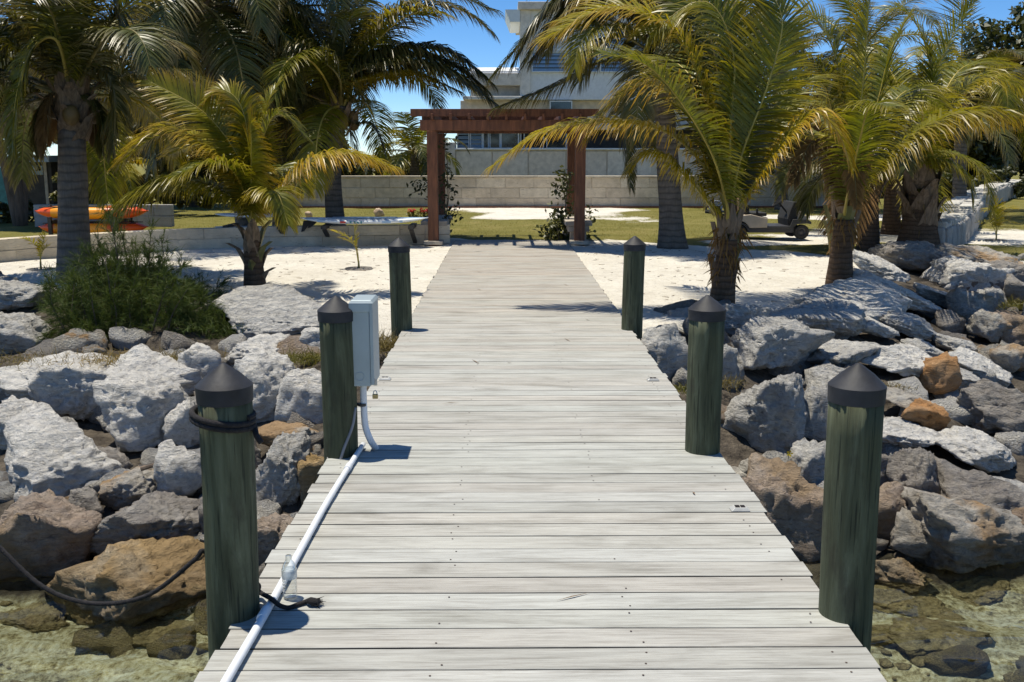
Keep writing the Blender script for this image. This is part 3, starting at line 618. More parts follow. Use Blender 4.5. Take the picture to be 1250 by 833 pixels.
def boulder(px, py, w, h, kind, label, seed, dz=0.0, flat=0.55, rz=None, group='limestone boulders of the bank', dp=0.85, name='boulder', tilt=0.0, at=None, slab=False):
    q = hit(px, py, 0.12) if at is None else np.array(at, float); d = dist(q); kS = 1.14 if px < 600 else 1.17; sx = w / F * d / 2 * kS; sv = h / F * d / 2 * (kS - .05)
    a = math.asin(max(0.05, (CAMH - q[2]) / np.linalg.norm(q - CAM))); syy = sx * dp
    if syy * math.sin(a) > sv * 0.8: syy = sv * 0.8 / math.sin(a)
    sz = math.sqrt(max((0.42 * sx) ** 2, (sv ** 2 - (syy * math.sin(a)) ** 2))) / math.cos(a) if True else 0
    sz = min(sz, sx * 1.35); tx = 0.0
    if slab: syy = min(.85 * sv / math.sin(a), .80 * sx); sz = max(.26 * sx, .22 * syy); tx = .16
    sub = 5 if w > 62 else (4 if w > 34 else 3)
    p, Fc = rock_shape(seed, sub, flat)
    rg = np.random.default_rng(seed + 5); rz = rg.uniform(-.35, .35) if rz is None else rz
    Rm = np.array(Matrix.Rotation(rz, 3, 'Z') @ Matrix.Rotation(tilt, 3, 'Y') @ Matrix.Rotation(rg.uniform(-.12, .12) + tx, 3, 'X'))
    p = p * np.array([sx, max(syy, .5 * sx), sz]) @ Rm.T
    c = q + np.array([0, max(syy, .5 * sx) * 0.15, dz]); V = p + c
    o = link_mesh(name, V, Fc, ROCK[kind], None, smooth=True, origin=c)
    es = None
    tag(o, label, 'boulder' if name == 'boulder' else 'stone', group); return o
L = 'left'; 
LB = [
 (22, 362, 76, 40, 'grey', 'low shaded ledge rock behind the bush at the left edge of the bank', .5, 0),
 (12, 412, 84, 56, 'grey', 'grey boulder left of the feathery bush, above the long pale slab', .5, 0),
 (58, 464, 150, 54, 'pale', 'long pale slab lying below the left end of the bush', .45, 0),
 (92, 492, 100, 72, 'pale', 'pale flat-topped wedge boulder under the long slab on the left bank', .5, .06),
 (178, 463, 120, 56, 'pale', 'broad pale rock directly under the middle of the bush', .5, 0),
 (180, 516, 108, 92, 'pale', 'white angular boulder left of the cap of the nearest left post', .6, .08),
 (248, 452, 58, 54, 'pale', 'pale pointed rock just behind the cap of the nearest left post', .6, .02),
 (332, 385, 136, 58, 'grey', 'flat overhanging grey slab at the foot of the small left palm', .42, .03),
 (314, 432, 84, 38, 'pale', 'low pale rock between the overhanging slab and the upright block', .5, 0),
 (325, 486, 84, 94, 'pale', 'tall pale block right of the nearest left post cap', .62, .05),
 (392, 418, 48, 40, 'pale', 'pale rock half hidden behind the post with the electrical box', .6, 0),
 (374, 494, 62, 74, 'pale', 'pale sloping rock touching the post with the electrical box', .6, .02),
 (368, 474, 20, 20, 'tan', 'little tan stone wedged beside the tall pale block', .6, .02),
 (22, 524, 70, 58, 'pale', 'white rock cut by the left picture edge, above the great round boulder', .5, .02),
 (72, 576, 146, 104, 'pale', 'great rounded white boulder with a dark hollow, at the far left', .62, .05),
 (226, 527, 48, 70, 'pale', 'narrow white rock squeezed behind the nearest left post', .6, .02),
 (342, 586, 68, 96, 'grey', 'grey rounded boulder between the two near left posts', .66, .04),
 (350, 536, 78, 34, 'tan', 'flat tan ledge with a rusty edge above the grey boulder by the box', .45, .04),
 (380, 588, 48, 92, 'ochre', 'narrow ochre rock against the left edge of the boardwalk', .6, 0),
 (109, 619, 42, 34, 'dark', 'small dark angular stone below the great rounded white boulder', .6, .03),
 (158, 600, 66, 44, 'tan', 'tan wedge rock in the middle of the left bank', .6, 0),
 (172, 651, 148, 78, 'dark', 'dark brown boulder with a ridged face left of the nearest post', .55, .02),
 (45, 674, 136, 122, 'brown', 'big brown boulder in the lower left corner above the water', .6, .05),
 (160, 730, 188, 116, 'ochre', 'large ochre boulder standing in the water under the sagging rope', .55, .08),
 (218, 590, 62, 84, 'pale', 'pale rock behind the left side of the nearest left post', .6, .03),
 (342, 668, 84, 76, 'brown', 'brown rock in shade beside the boardwalk edge right of the nearest left post', .55, 0),
 (275, 640, 60, 70, 'dark', 'dark rock hidden behind the shaft of the nearest left post', .6, 0),
 (285, 560, 60, 60, 'dark', 'dark rock in the gap behind the nearest left post', .6, 0),
 (130, 560, 50, 40, 'dark', 'dark stone in the crevice between the two big white left boulders', .6, -.05),
 (300, 730, 70, 60, 'brown', 'brown rock at the waterline under the boardwalk', .55, -.05),
]
RB = [
 (818, 440, 60, 70, 'grey', 'rough grey boulder touching the right edge of the boardwalk behind the middle post', .62, .05),
 (905, 394, 64, 42, 'grey', 'shaded grey block right of the middle right post cap', .54, .0),
 (986, 394, 118, 46, 'grey', 'long flat grey slab with a shaded underside near the palm trunks', .42, .04),
 (950, 440, 120, 80, 'grey', 'big domed grey boulder with rough pitted skin', .66, .08),
 (1040, 373, 138, 36, 'pale', 'thin pale ledge slab bordering the sand on the right', .4, .02),
 (1068, 328, 74, 32, 'pale', 'small pale rock in front of the right-hand palm trunks', .5, .04),
 (1118, 320, 92, 36, 'dark', 'dark shaded rock at the foot of the thick palm beside the seawall', .5, .06),
 (1092, 364, 112, 56, 'pale', 'broad pale slab sloping down right of the thin ledge', .45, .06),
 (1064, 403, 54, 36, 'pale', 'pale pointed rock under the broad sloping slab', .5, .05),
 (1112, 401, 72, 44, 'grey', 'grey rock below the broad sloping slab', .5, .04),
 (1138, 361, 66, 34, 'grey', 'grey flat rock right of the broad sloping slab', .5, .0),
 (1186, 385, 52, 44, 'tan', 'pale squared block lying at the right', .7, .05),
 (1214, 405, 50, 44, 'tan', 'tan rounded stone right of the pale squared block', .6, .03),
 (1030, 438, 84, 52, 'grey', 'grey flat rock right of the big domed boulder', .5, .03),
 (1100, 446, 90, 72, 'pale', 'pale slanted slab above the rust coloured fracture', .5, .05),
 (1160, 462, 74, 54, 'grey', 'smooth grey slab right of the rust coloured rock', .5, .03),
 (1148, 470, 48, 46, 'rust', 'bright rust orange broken rock on the right bank', .5, .10),
 (1130, 428, 50, 24, 'grey', 'thin grey rock above the smooth grey slab', .5, .03),
 (1116, 500, 80, 48, 'tan', 'pale rock just right of the nearest right post cap', .5, .03),
 (1126, 516, 54, 30, 'rust', 'small orange fractured rock right of the nearest right post', .5, .07),
 (924, 512, 106, 98, 'grey', 'big squarish grey boulder between the two near right posts', .68, .08),
 (992, 513, 54, 72, 'grey', 'upright grey rock left of the nearest right post', .62, .02),
 (1110, 540, 88, 76, 'pale', 'pale rough slab right of the shaft of the nearest right post', .5, .05),
 (1190, 447, 92, 52, 'pale', 'pale rock slab at the right below the squared block', .5, 0),
 (1222, 514, 92, 70, 'dark', 'dark pitted boulder at the right picture edge', .6, .05),
 (1192, 552, 112, 88, 'pale', 'long pale slab slanting down towards the right picture edge', .42, .04),
 (1233, 441, 46, 34, 'tan', 'pale tan stone near the right picture edge', .6, .03),
 (1166, 421, 50, 38, 'grey', 'grey rock left of the tan stones at the right', .5, .02),
 (890, 580, 44, 40, 'tan', 'tan rock touching the right edge of the boardwalk below the middle post', .5, .02),
 (921, 578, 36, 28, 'tan', 'little tan stone next to the boardwalk below the big squarish boulder', .6, .05),
 (955, 640, 118, 136, 'brown', 'big brown rust-stained rock beside the boardwalk left of the nearest right post', .5, 0),
 (990, 576, 46, 60, 'grey', 'grey wedge rock above the rust-stained rock', .6, .03),
 (1124, 607, 68, 92, 'dark', 'dark upright boulder right of the nearest right post', .66, .05),
 (1195, 622, 120, 102, 'dark', 'large dark brown boulder at the right picture edge', .62, .05),
 (1180, 673, 148, 98, 'tan', 'pale boulder with tan base at the waterline in the lower right', .6, .08),
 (1117, 673, 50, 42, 'tan', 'small pale stone leaning on the waterline boulder', .6, .12),
 (1078, 634, 56, 92, 'brown', 'brown rock right behind the nearest right post', .6, .02),
 (1180, 332, 64, 34, 'grey', 'shaded grey rock below the end of the seawall', .5, .02),
 (1222, 340, 60, 38, 'dark', 'dark rock in the cove right of the seawall', .5, .02),
 (1246, 362, 54, 40, 'dark', 'dark rock in the cove at the right picture edge', .5, .02),
 (1212, 370, 40, 30, 'grey', 'grey stone in the cove behind the squared block', .6, .02),
 (1240, 402, 44, 40, 'brown', 'brown stone right of the tan rounded stone', .6, .0),
 (1160, 395, 34, 30, 'dark', 'dark stone left of the pale squared block', .6, .0),
 (860, 405, 50, 44, 'dark', 'dark rock behind the middle right post', .5, 0),
 (1236, 600, 70, 50, 'grey', 'grey rock at the right edge above the dark brown boulder', .5, .0),
 (1020, 478, 60, 50, 'grey', 'grey rock behind the cap of the nearest right post', .55, .0),
 (1060, 580, 60, 70, 'dark', 'dark rock behind the shaft of the nearest right post', .55, -.04),
 (875, 450, 50, 70, 'grey', 'grey rock behind the middle right post left of the domed boulder', .55, -.04),
 (1090, 707, 84, 34, 'ochre', 'ochre rock awash under the nearest right post', .5, .03),
 (1262, 660, 70, 60, 'brown', 'brown boulder cut by the right picture edge at the waterline', .55, .04),
 (1150, 585, 40, 36, 'dark', 'dark stone in the crevice above the upright dark boulder', .6, 0),
]
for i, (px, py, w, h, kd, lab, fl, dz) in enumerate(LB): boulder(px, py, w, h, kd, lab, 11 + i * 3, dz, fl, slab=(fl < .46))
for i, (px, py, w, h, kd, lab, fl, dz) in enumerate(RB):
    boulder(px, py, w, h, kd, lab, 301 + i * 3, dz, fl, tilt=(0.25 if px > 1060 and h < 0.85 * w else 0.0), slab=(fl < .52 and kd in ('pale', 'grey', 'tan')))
# bank beyond the frame on both sides, and small wedge stones: shared meshes
rmesh = []
for k in range(8):
    p, Fc = rock_shape(900 + k, 3, .6); o = link_mesh('tmp', p, Fc, ROCK[['grey', 'pale', 'tan', 'pale', 'dark', 'brown', 'grey', 'grey'][k]], smooth=True); rmesh.append(o.data); bpy.data.objects.remove(o)
RK = ['grey', 'pale', 'tan', 'pale', 'dark', 'brown', 'grey', 'grey']
def chip(px, py, w, lab, grp, k, dz=-.02, at=None):
    q = hit(px, py, 0.05) if at is None else at; s = w / F * dist(q) / 2
    kk_ = k % 8
    if at is None and 'wedged' in lab:
        tier = 'upper' if py < 475 else ('middle' if py < 585 else 'lower'); side_ = 'close to the boardwalk' if 230 < px < 1020 else 'towards the picture edge'
        lab = 'small %s filler stone wedged on the %s %s bank, %s' % (RK[kk_], tier, 'left' if px < 600 else 'right', side_); grp = '%s filler stones of the %s %s bank %s' % (RK[kk_], tier, 'left' if px < 600 else 'right', side_)
    elif at is None:
        tier = 'far' if py < 355 else ('middle' if py < 400 else 'near'); lab = 'small loose %s stone in the %s part of the shore below the seawall' % (RK[kk_], tier); grp = 'loose %s stones of the %s cove' % (RK[kk_], tier)
    else:
        lab = lab.replace('algae-coated stone', 'algae-coated %s stone' % ('brown' if kk_ == 5 else 'tan')) + (', near the shore' if q[1] > 5.3 else ', out from the shore'); grp = lab[:60]
    o = bpy.data.objects.new('stone', rmesh[kk_]); COL.objects.link(o); o.location = Vector(q) + Vector((0, 0, dz)); o.scale = (s, s * random.uniform(.7, 1.1), s * random.uniform(.5, .9)); o.rotation_euler = (random.uniform(-.3, .3), random.uniform(-.3, .3), random.uniform(0, 6.28))
    tag(o, lab, 'stone', grp); return o
random.seed(21)
for k in range(95):
    px, py = random.uniform(5, 395), random.uniform(410, 700)
    chip(px, py, random.uniform(32, 66), 'small filler stone wedged in a gap between the big boulders left of the boardwalk', 'filler stones of the left bank', k, -.05)
for k in range(100):
    px, py = random.uniform(800, 1250), random.uniform(375, 690)
    if px < 616 + (py - 189) * .74 + 20: continue
    chip(px, py, random.uniform(30, 60), 'small filler stone wedged in a gap between the big boulders right of the boardwalk', 'filler stones of the right bank', k, -.05)
for k in range(46):
    px, py = random.uniform(1150, 1255), random.uniform(312, 440)
    chip(px, py, random.uniform(14, 30), 'small loose stone on the receding shore below the seawall at the right', 'loose stones of the right cove', k, .02)
# bigger rocks awash or just under the surface
for k, (px, py, w, h, kd, lab) in enumerate([(1100, 752, 120, 50, 'ochre', 'flat ochre rock under the water right of the nearest right post'), (1190, 745, 90, 40, 'ochre', 'ochre rock under the water by the lower right corner'), (1140, 800, 110, 46, 'tan', 'tan rock deep under the water in the lower right corner'), (1080, 800, 60, 40, 'ochre', 'ochre rock under the water beside the boardwalk at the lower right'), (40, 770, 90, 40, 'tan', 'tan rock under the water at the lower left corner'), (200, 800, 80, 40, 'ochre', 'ochre rock under the water below the large ochre boulder')]):
    q = hit(px, py, .02); q[2] = hgt(q[0], q[1]) - .02; boulder(px, py, w, h, kd, lab, 820 + k, 0, .5, at=q, group='rocks under the water')
# stones under the clear water
for k in range(40):
    s = random.choice((-1, 1)); x = s * random.uniform(1.2, 4.6); y = random.uniform(4.1, 6.4); q = np.array([x, y, float(hgt(x, y)) + .03])
    chip(0, 0, random.uniform(40, 110), 'algae-coated stone under the clear water %s of the boardwalk' % ('left' if s < 0 else 'right'), 'stones under the water', [5, 2, 2, 5][k % 4], 0, at=q)
rg = np.random.default_rng(31); pv, pf, n_ = [], [], 0; D_, Fi = ico(1)
for k in range(2600):
    s = rg.choice((-1, 1)); x = s * rg.uniform(1.05, 5.2); y = rg.uniform(3.2, 6.5); r_ = .012 + .06 * rg.uniform() ** 3
    if float(fbm(np.array([x * 1.6, y * 1.6, 0]), 3)) < .05: continue
    V_ = D_ * r_ * np.array([rg.uniform(.7, 1.3), rg.uniform(.7, 1.3), .6]) * (1 + .2 * rg.normal(size=(len(D_), 1))) + np.array([x, y, float(hgt(x, y)) + r_ * .2]); pv.append(V_); pf.append(Fi + n_); n_ += len(V_)
tag(link_mesh('seabed_pebbles', np.vstack(pv), np.vstack(pf), ROCK['tan'], smooth=True), 'ochre pebbles strewn over the seabed under the clear water', 'pebbles', kind='stuff')
# banks outside the frame
for k in range(22):
    s = -1 if k < 9 else 1; x = s * random.uniform(5.2 if s < 0 else 6.6, 9); a, bb = float(lerp(x, TOE)), float(lerp(x, CREST)); y = random.uniform(a, bb)
    q = np.array([x, y, float(hgt(x, y)) + .1])
    boulder(0, 0, random.uniform(60, 120), random.uniform(45, 80), ['pale', 'grey', 'dark', 'tan'][k % 4], '%s limestone boulder of the %s bank beyond the %s picture edge' % (['pale', 'grey', 'dark', 'tan'][k % 4], 'lower' if q[2] < -.7 else 'upper', 'left' if s < 0 else 'right'), 700 + k, 0, .55, at=q, group='boulders beyond the picture edge')

# driftwood stick
a, b_ = hit(172, 573, .3), hit(244, 558, .3)
tag(MB().tube(smooth_path([a, a * .6 + b_ * .4 + (0, 0, .02), b_], 10), [.018, .015, .008], 7).put('driftwood_stick', M['bark'], origin=a) if False else MB().tube([a, a * .6 + b_ * .4 + np.array((0, 0, .02)), b_], [.018, .014, .008], 7).put('driftwood_stick', M['bark'], origin=a), 'thin grey driftwood stick lying between the left boulders', 'stick')

# ================================================================== fine plants
def blades(base, dirs, lens, w, droop, segs=3, rg=None):
    """many thin strips at once -> V, Fc, lt"""
    n = len(base); rg = rg or np.random.default_rng(1); t = np.linspace(0, 1, segs + 1)
    P_ = base[:, None] + dirs[:, None] * (lens[:, None, None] * t[None, :, None]); P_[..., 2] -= (droop * lens)[:, None] * t[None] ** 2
    sd = nrm(np.cross(dirs, nrm(rg.normal(size=(n, 3))))); wd = np.array([1, .9, .6, .08] if segs == 3 else np.linspace(1, .08, segs + 1)) * .5
    ww = (w if not np.isscalar(w) else np.full(n, w))[:, None, None] * wd[None, :, None]
    A, B = P_ - sd[:, None] * ww, P_ + sd[:, None] * ww
    V = np.stack([A, B], 2).reshape(-1, 3); i = np.arange(n)[:, None] * (segs + 1) * 2 + np.arange(segs)[None] * 2
    Fc = np.stack([i, i + 1, i + 3, i + 2], -1).reshape(-1, 4); lt = np.broadcast_to(t[None, :, None], (n, segs + 1, 2)).ravel()
    return V, Fc, lt
def joinq(parts):
    Vs, Fs, Ls, b = [], [], [], 0
    for V, Fc, lt in parts: Vs.append(V); Fs.append(Fc + b); Ls.append(lt); b += len(V)
    return np.vstack(Vs), np.vstack(Fs), np.concatenate(Ls)
# casuarina bush
rg = np.random.default_rng(12); bq = hit(165, 395); bushT = Thing('casuarina_bush', bq, 'feathery dark green bush growing on top of the left rock bank', 'bush')
parts = []; wood = MB()
def plume(base, tip, nb, fan, ndl):
    base = np.array(base); tip = np.array(tip); mid = (base + tip) / 2 + rg.normal(size=3) * .06; c = smooth_path([base, mid, tip], 12)
    wood.tube(c, np.linspace(.011, .002, 12), 5, cap=False)
    bs = []; ds = []; ls = []
    for k in range(nb):
        u = rg.uniform(.12, 1); p = c[min(11, int(u * 11))] + rg.normal(size=3) * .01; T = nrm(c[-1] - c[0]); d = nrm(T * rg.uniform(.3, 1) + rg.normal(size=3) * fan)
        ln = rg.uniform(.10, .32) * (1.15 - .6 * u); q = p + d * ln
        m_ = ndl; s_ = rg.uniform(0, 1, m_)[:, None]; bs.append(p + (q - p) * s_); ds.append(nrm(d + rg.normal(size=(m_, 3)) * .42 + np.array([0, 0, .15]))); ls.append(rg.uniform(.05, .14, m_))
        bs.append(p[None]); ds.append(d[None]); ls.append(np.array([ln]))
    b_, d_, l_ = np.vstack(bs), np.vstack(ds), np.concatenate(ls); parts.append(blades(b_, d_, l_, .0048, rg.uniform(.05, .3, len(l_)), 2, rg))
dB = bq[1]
for k in range(100):                                  # the dense body
    px, py = rg.uniform(55, 268), 0; top = 302 + 0.0030 * (px - 150) ** 2 + rg.uniform(0, 70); py = top
    y = dB + rg.uniform(-.7, .9); tip = P(px + rg.normal() * 8, py, y); g0 = P(px * .7 + 165 * .3, 425, y); g0[2] = max(g0[2], hgt(g0[0], g0[1])); plume(g0, tip, 28, .6, 24)
for k in range(46):                                  # low skirt hanging over the rocks
    px = rg.uniform(50, 300); y = dB - rg.uniform(.3, .9); tip = P(px, rg.uniform(395, 440), y); plume(P(px * .85 + 165 * .15, 400, y + .2), tip, 24, .7, 22)
for (tx, ty, bx, nb) in ((130, 248, 150, 46), (143, 262, 158, 40), (186, 268, 190, 34), (176, 296, 182, 36), (118, 285, 140, 40), (207, 305, 196, 26), (160, 290, 160, 36), (137, 270, 146, 40), (152, 282, 150, 36), (196, 290, 190, 30), (105, 300, 128, 36), (168, 305, 170, 30)):   # tall airy shoots
    plume(P(bx, 370, dB), P(tx, ty, dB + rg.uniform(-.2, .2)), nb, .45, 16)
for (tx, ty) in ((285, 385), (300, 398), (310, 405), (275, 395), (262, 372)): plume(P(tx - 25, 415, dB - .3), P(tx, ty, dB - .3), 22, .7, 12)
V, Fc, lt = joinq(parts); link_mesh('needles', V, Fc, LEAF['bush'], bushT, attr={'lt': lt}); wood.put('stems', M['bark'], bushT)
# dry weeds and tufts
def tuft(px, py, n, h, spread, m_, lab, seed, cat='grass tuft', group='dry grass tufts among the rocks', at=None):
    r_ = np.random.default_rng(seed); q = hit(px, py, .12) if at is None else np.array(at); b_ = q + r_.normal(size=(n, 3)) * np.array([spread, spread * .6, .02]); d_ = nrm(r_.normal(size=(n, 3)) * .5 + np.array([0, 0, .9]))
    V, Fc, lt = blades(b_, d_, r_.uniform(.4, 1, n) * h, .006, r_.uniform(.1, .8, n), 3, r_); tag(link_mesh('grass_tuft', V, Fc, LEAF[m_], attr={'lt': lt}, origin=q), lab, cat, group)
tuft(205, 440, 700, .22, .26, 'dry', 'brown dry weeds hanging under the right half of the bush', 1)
tuft(125, 440, 350, .18, .25, 'dry', 'brown dry weeds under the left half of the bush', 11)
tuft(25, 440, 350, .16, .3, 'dry', 'olive dry weeds on the long pale slab at the left edge', 2)
tuft(372, 440, 400, .20, .12, 'shrub', 'yellow-green weeds behind the post with the electrical box', 3)
tuft(465, 425, 700, .28, .14, 'dry', 'dry brown grass beside the boardwalk edge by the left sand', 4)
tuft(268, 400, 450, .22, .25, 'bush', 'green weed spilling from the bush over the overhanging slab', 5)
tuft(885, 470, 160, .16, .08, 'dry', 'dry orange weed left of the big domed boulder', 6)
tuft(1090, 475, 130, .12, .1, 'dry', 'dry weed beside the rust coloured rock', 7)
tuft(1240, 375, 220, .3, .15, 'shrub', 'green weed in the cove at the right picture edge', 8)
tuft(830, 478, 160, .12, .08, 'shrub', 'green weed at the right boardwalk edge under the rough grey boulder', 9)
tuft(1160, 390, 120, .16, .12, 'dry', 'dry weed left of the pale squared block', 10)
q = hit(953, 556, .1); yw = Thing('yellow_weed', q, 'tiny yellow flower below the big squarish grey boulder', 'weed')
MB().tube([q + (0, -.2, 0), q + (0.01, -.2, .08)], .003, 5).put('stem', LEAF['shrub'], yw)
fl = MB()
for k in range(5):
    a = k * 1.256; fl.add([q + (.01, -.2, .08), q + (.01 + .02 * math.cos(a - .4), -.21, .08 + .02 * math.sin(a - .4)), q + (.01 + .03 * math.cos(a), -.215, .08 + .03 * math.sin(a)), q + (.01 + .02 * math.cos(a + .4), -.21, .08 + .02 * math.sin(a + .4))], [(0, 1, 2, 3)])
fl.put('flower', M['yflower'], yw)
# lawn blades
rg = np.random.default_rng(4); n = 90000; gx = rg.uniform(-10, 15, n); gy = 15 + 21 * rg.uniform(0, 1, n) ** 1.3
ix = np.clip(np.searchsorted(xs, gx), 0, nx - 1); iy = np.clip(np.searchsorted(ys, gy), 0, ny - 1); keep = lawn[iy, ix] > .55
gx, gy = gx[keep], gy[keep]; b_ = np.stack([gx, gy, hgt(gx, gy) - .01], -1); d_ = nrm(rg.normal(size=b_.shape) * .5 + np.array([0, 0, 1])); V, Fc, lt = blades(b_, d_, rg.uniform(.03, .075, len(gx)), .008, rg.uniform(0, .5, len(gx)), 1, rg)
tag(link_mesh('lawn_grass', V, Fc, LEAF['lawn'], attr={'lt': lt}), 'short olive lawn grass between the sand and the long wall', 'grass', kind='stuff')
# twigs and fallen bits on the sand
rg = np.random.default_rng(9); mb = MB(); cnt = 0
while cnt < 500:
    x, y = rg.uniform(-8, 7), rg.uniform(10, 19)
    if y < lerp(x, CREST) + .3 or abs(x) < 1.2: continue
    z = float(hgt(x, y)) + .006; a = rg.uniform(0, 6.28); l = rg.uniform(.02, .12); mb.tube([(x, y, z), (x + l * math.cos(a), y + l * math.sin(a), z + .004)], [.004, .002], 4, cap=False); cnt += 1
tag(mb.put('leaf_litter', M['sheath']), 'scattered brown twigs and leaf litter on the sand', 'litter', kind='stuff')

rg = np.random.default_rng(15); mb = MB()
for k in range(22):
    x, y = rg.uniform(-1.0, 1.0), rg.uniform(3.2, 19.2); z = .0045; a = rg.normal() * .9 + (0 if rg.random() < .5 else 3.14); l = rg.uniform(.02, .11); w_ = rg.uniform(.002, .006); d_ = np.array([math.cos(a), math.sin(a), 0]); n_ = np.array([-math.sin(a), math.cos(a), 0]); p = np.array([x, y, z])
    mb.add([p - d_ * l, p + n_ * w_ + (0, 0, .003), p + d_ * l, p - n_ * w_ + (0, 0, .002)], [(0, 1, 2, 3)])
tag(mb.put('deck_litter', M['sheath']), 'few dry leaf shreds scattered over the boardwalk planks', 'litter', kind='stuff')

# ================================================================== PALMS
def frond(par, ctrl, n=140, L=0.7, droop=0.55, roll=0.0, w=0.021, mat_='green', seed=0, vlift=0.25, start=0.14, thick=0.020, gap=0.0, rmat=None, segs=4):
    rg = np.random.default_rng(seed); c = smooth_path(ctrl, 26); seg = np.linalg.norm(np.diff(c, axis=0), axis=1); s = np.concatenate([[0], np.cumsum(seg)]); tot = s[-1]; s /= tot
    head = c[-1] - c[0]; head[2] = 0
    if np.linalg.norm(head) < 0.05: head = np.array([0, -1.0, 0])
    Sc = nrm(np.cross(nrm(head), (0, 0, 1.0)))
    T = nrm(np.gradient(c, axis=0))
    u = np.sort(np.clip(start + (1 - start) * (np.arange(n) + rg.uniform(-.35, .35, n)) / n, start, .998)); u = np.repeat(u, 2); sg = np.tile([1.0, -1.0], n)
    if gap: k_ = rg.uniform(0, 1, len(u)) > gap; u, sg = u[k_], sg[k_]
    Pu = np.stack([np.interp(u, s, c[:, k]) for k in range(3)], -1); Tu = nrm(np.stack([np.interp(u, s, T[:, k]) for k in range(3)], -1))
    Su = nrm(Sc - Tu * (Tu @ Sc)[:, None]); Nu = np.cross(Su, Tu); Nu = np.where((Nu[:, 2:3] < 0) & (abs(roll) < .01), -Nu, Nu)
    if roll: Su, Nu = Su * math.cos(roll) + Nu * math.sin(roll), Nu * math.cos(roll) - Su * math.sin(roll)
    v = (u - start) / (1 - start); prof = np.clip(0.42 + 1.15 * v - 0.15 * v ** 2, 0, 1) * np.clip(1.28 - 0.92 * v ** 1.7, .2, 1.1)
    ln = L * prof * rg.uniform(.86, 1.08, len(u)); a = R(80) - R(44) * v ** 1.2 + rg.normal(size=len(u)) * .06
    vl = vlift + rg.normal(size=len(u)) * .09
    d0 = nrm(np.cos(a)[:, None] * Tu + np.sin(a)[:, None] * (sg[:, None] * Su * np.cos(vl)[:, None] + Nu * np.sin(vl)[:, None]))
    t = np.linspace(0, 1, segs + 1); dr = droop * rg.uniform(.75, 1.3, len(u))
    # leaflet bends towards the ground along its length
    dirs = d0[:, None] + np.array([0, 0, -1.0]) * (dr[:, None, None] * 1.9 * t[None, :, None] ** 1.25); dirs = nrm(dirs)
    step = dirs[:, :-1] * (ln / segs)[:, None, None]; Pt = np.concatenate([Pu[:, None], Pu[:, None] + np.cumsum(step, 1)], 1)
    wv = Tu - d0 * np.sum(Tu * d0, -1, keepdims=True); wv = nrm(nrm(wv) + rg.normal(size=wv.shape) * .25)
    wprof = np.interp(t, [0, .15, .5, .8, 1], [.55, 1, .9, .55, .05]); ww = (w * (0.75 + .35 * prof))[:, None, None] * wprof[None, :, None] * .5
    V = np.stack([Pt - wv[:, None] * ww, Pt + wv[:, None] * ww], 2).reshape(-1, 3); m = len(u)
    i = np.arange(m)[:, None] * (segs + 1) * 2 + np.arange(segs)[None] * 2; Fq = np.stack([i, i + 1, i + 3, i + 2], -1).reshape(-1, 4); lt = np.broadcast_to(t[None, :, None], (m, segs + 1, 2)).ravel()
    mb = MB(); rr = np.interp(np.linspace(0, 1, 26), [0, .12, .5, 1], [thick * 1.7, thick, thick * .6, .003]); mb.tube(c, rr, 6, cap=False)
    off = len(V); V2 = np.vstack([V, np.array(mb.v)]); F2 = np.vstack([Fq, np.array(mb.f) + off]); fm = np.concatenate([np.zeros(len(Fq)), np.ones(len(mb.f))])
    return link_mesh('frond', V2, F2, [LEAF[mat_], rmat or (M['rachis'] if mat_ in ('green', 'yellow') else M['rachisdark'])], par, fm=fm, attr={'lt': np.concatenate([lt, np.zeros(len(mb.v))])})

def auto_frond(par, C, az, el, Ln, seed, bend=1.0, **kw):
    """a frond leaving the crown at elevation el, bowed by its own weight"""
    rg = np.random.default_rng(seed); pts = [np.array(C, float)]; e = el; m = 7; st = Ln / m; a = az
    for k in range(m):
        pts.append(pts[-1] + st * np.array([math.cos(a) * math.cos(e), math.sin(a) * math.cos(e), math.sin(e)])); e -= bend * (0.10 + 0.085 * k) ; e = max(e, -1.35); a += rg.normal() * .04
    return frond(par, pts, seed=seed, **kw)

def trunk(par, base, top, r0, r1, mat_='trunkgrey', flare=1.5, lean=(0, 0), n=18, k=16):
    base = np.array(base, float); top = np.array(top, float); mid = (base + top) / 2 + np.array([lean[0], lean[1], 0]); c = smooth_path([base - (0, 0, .15), mid, top], k); V = []
    for i, p in enumerate(c):
        u = i / (k - 1); r = r0 + (r1 - r0) * u; r *= 1 + (flare - 1) * math.exp(-u * (np.linalg.norm(top - base)) / .35)
        for j in range(n):
            a = 2 * math.pi * j / n; q = r * (1 + .05 * float(fbm(np.array([math.cos(a), math.sin(a), u * 5 + base[0]]), 2))); V.append(p + np.array([q * math.cos(a), q * math.sin(a), 0]))
    Fc = [(i * n + j, i * n + (j + 1) % n, (i + 1) * n + (j + 1) % n, (i + 1) * n + j) for i in range(k - 1) for j in range(n)] + [tuple(range((k - 1) * n, k * n))]
    return link_mesh('trunk', V, Fc, M[mat_], par, smooth=True)
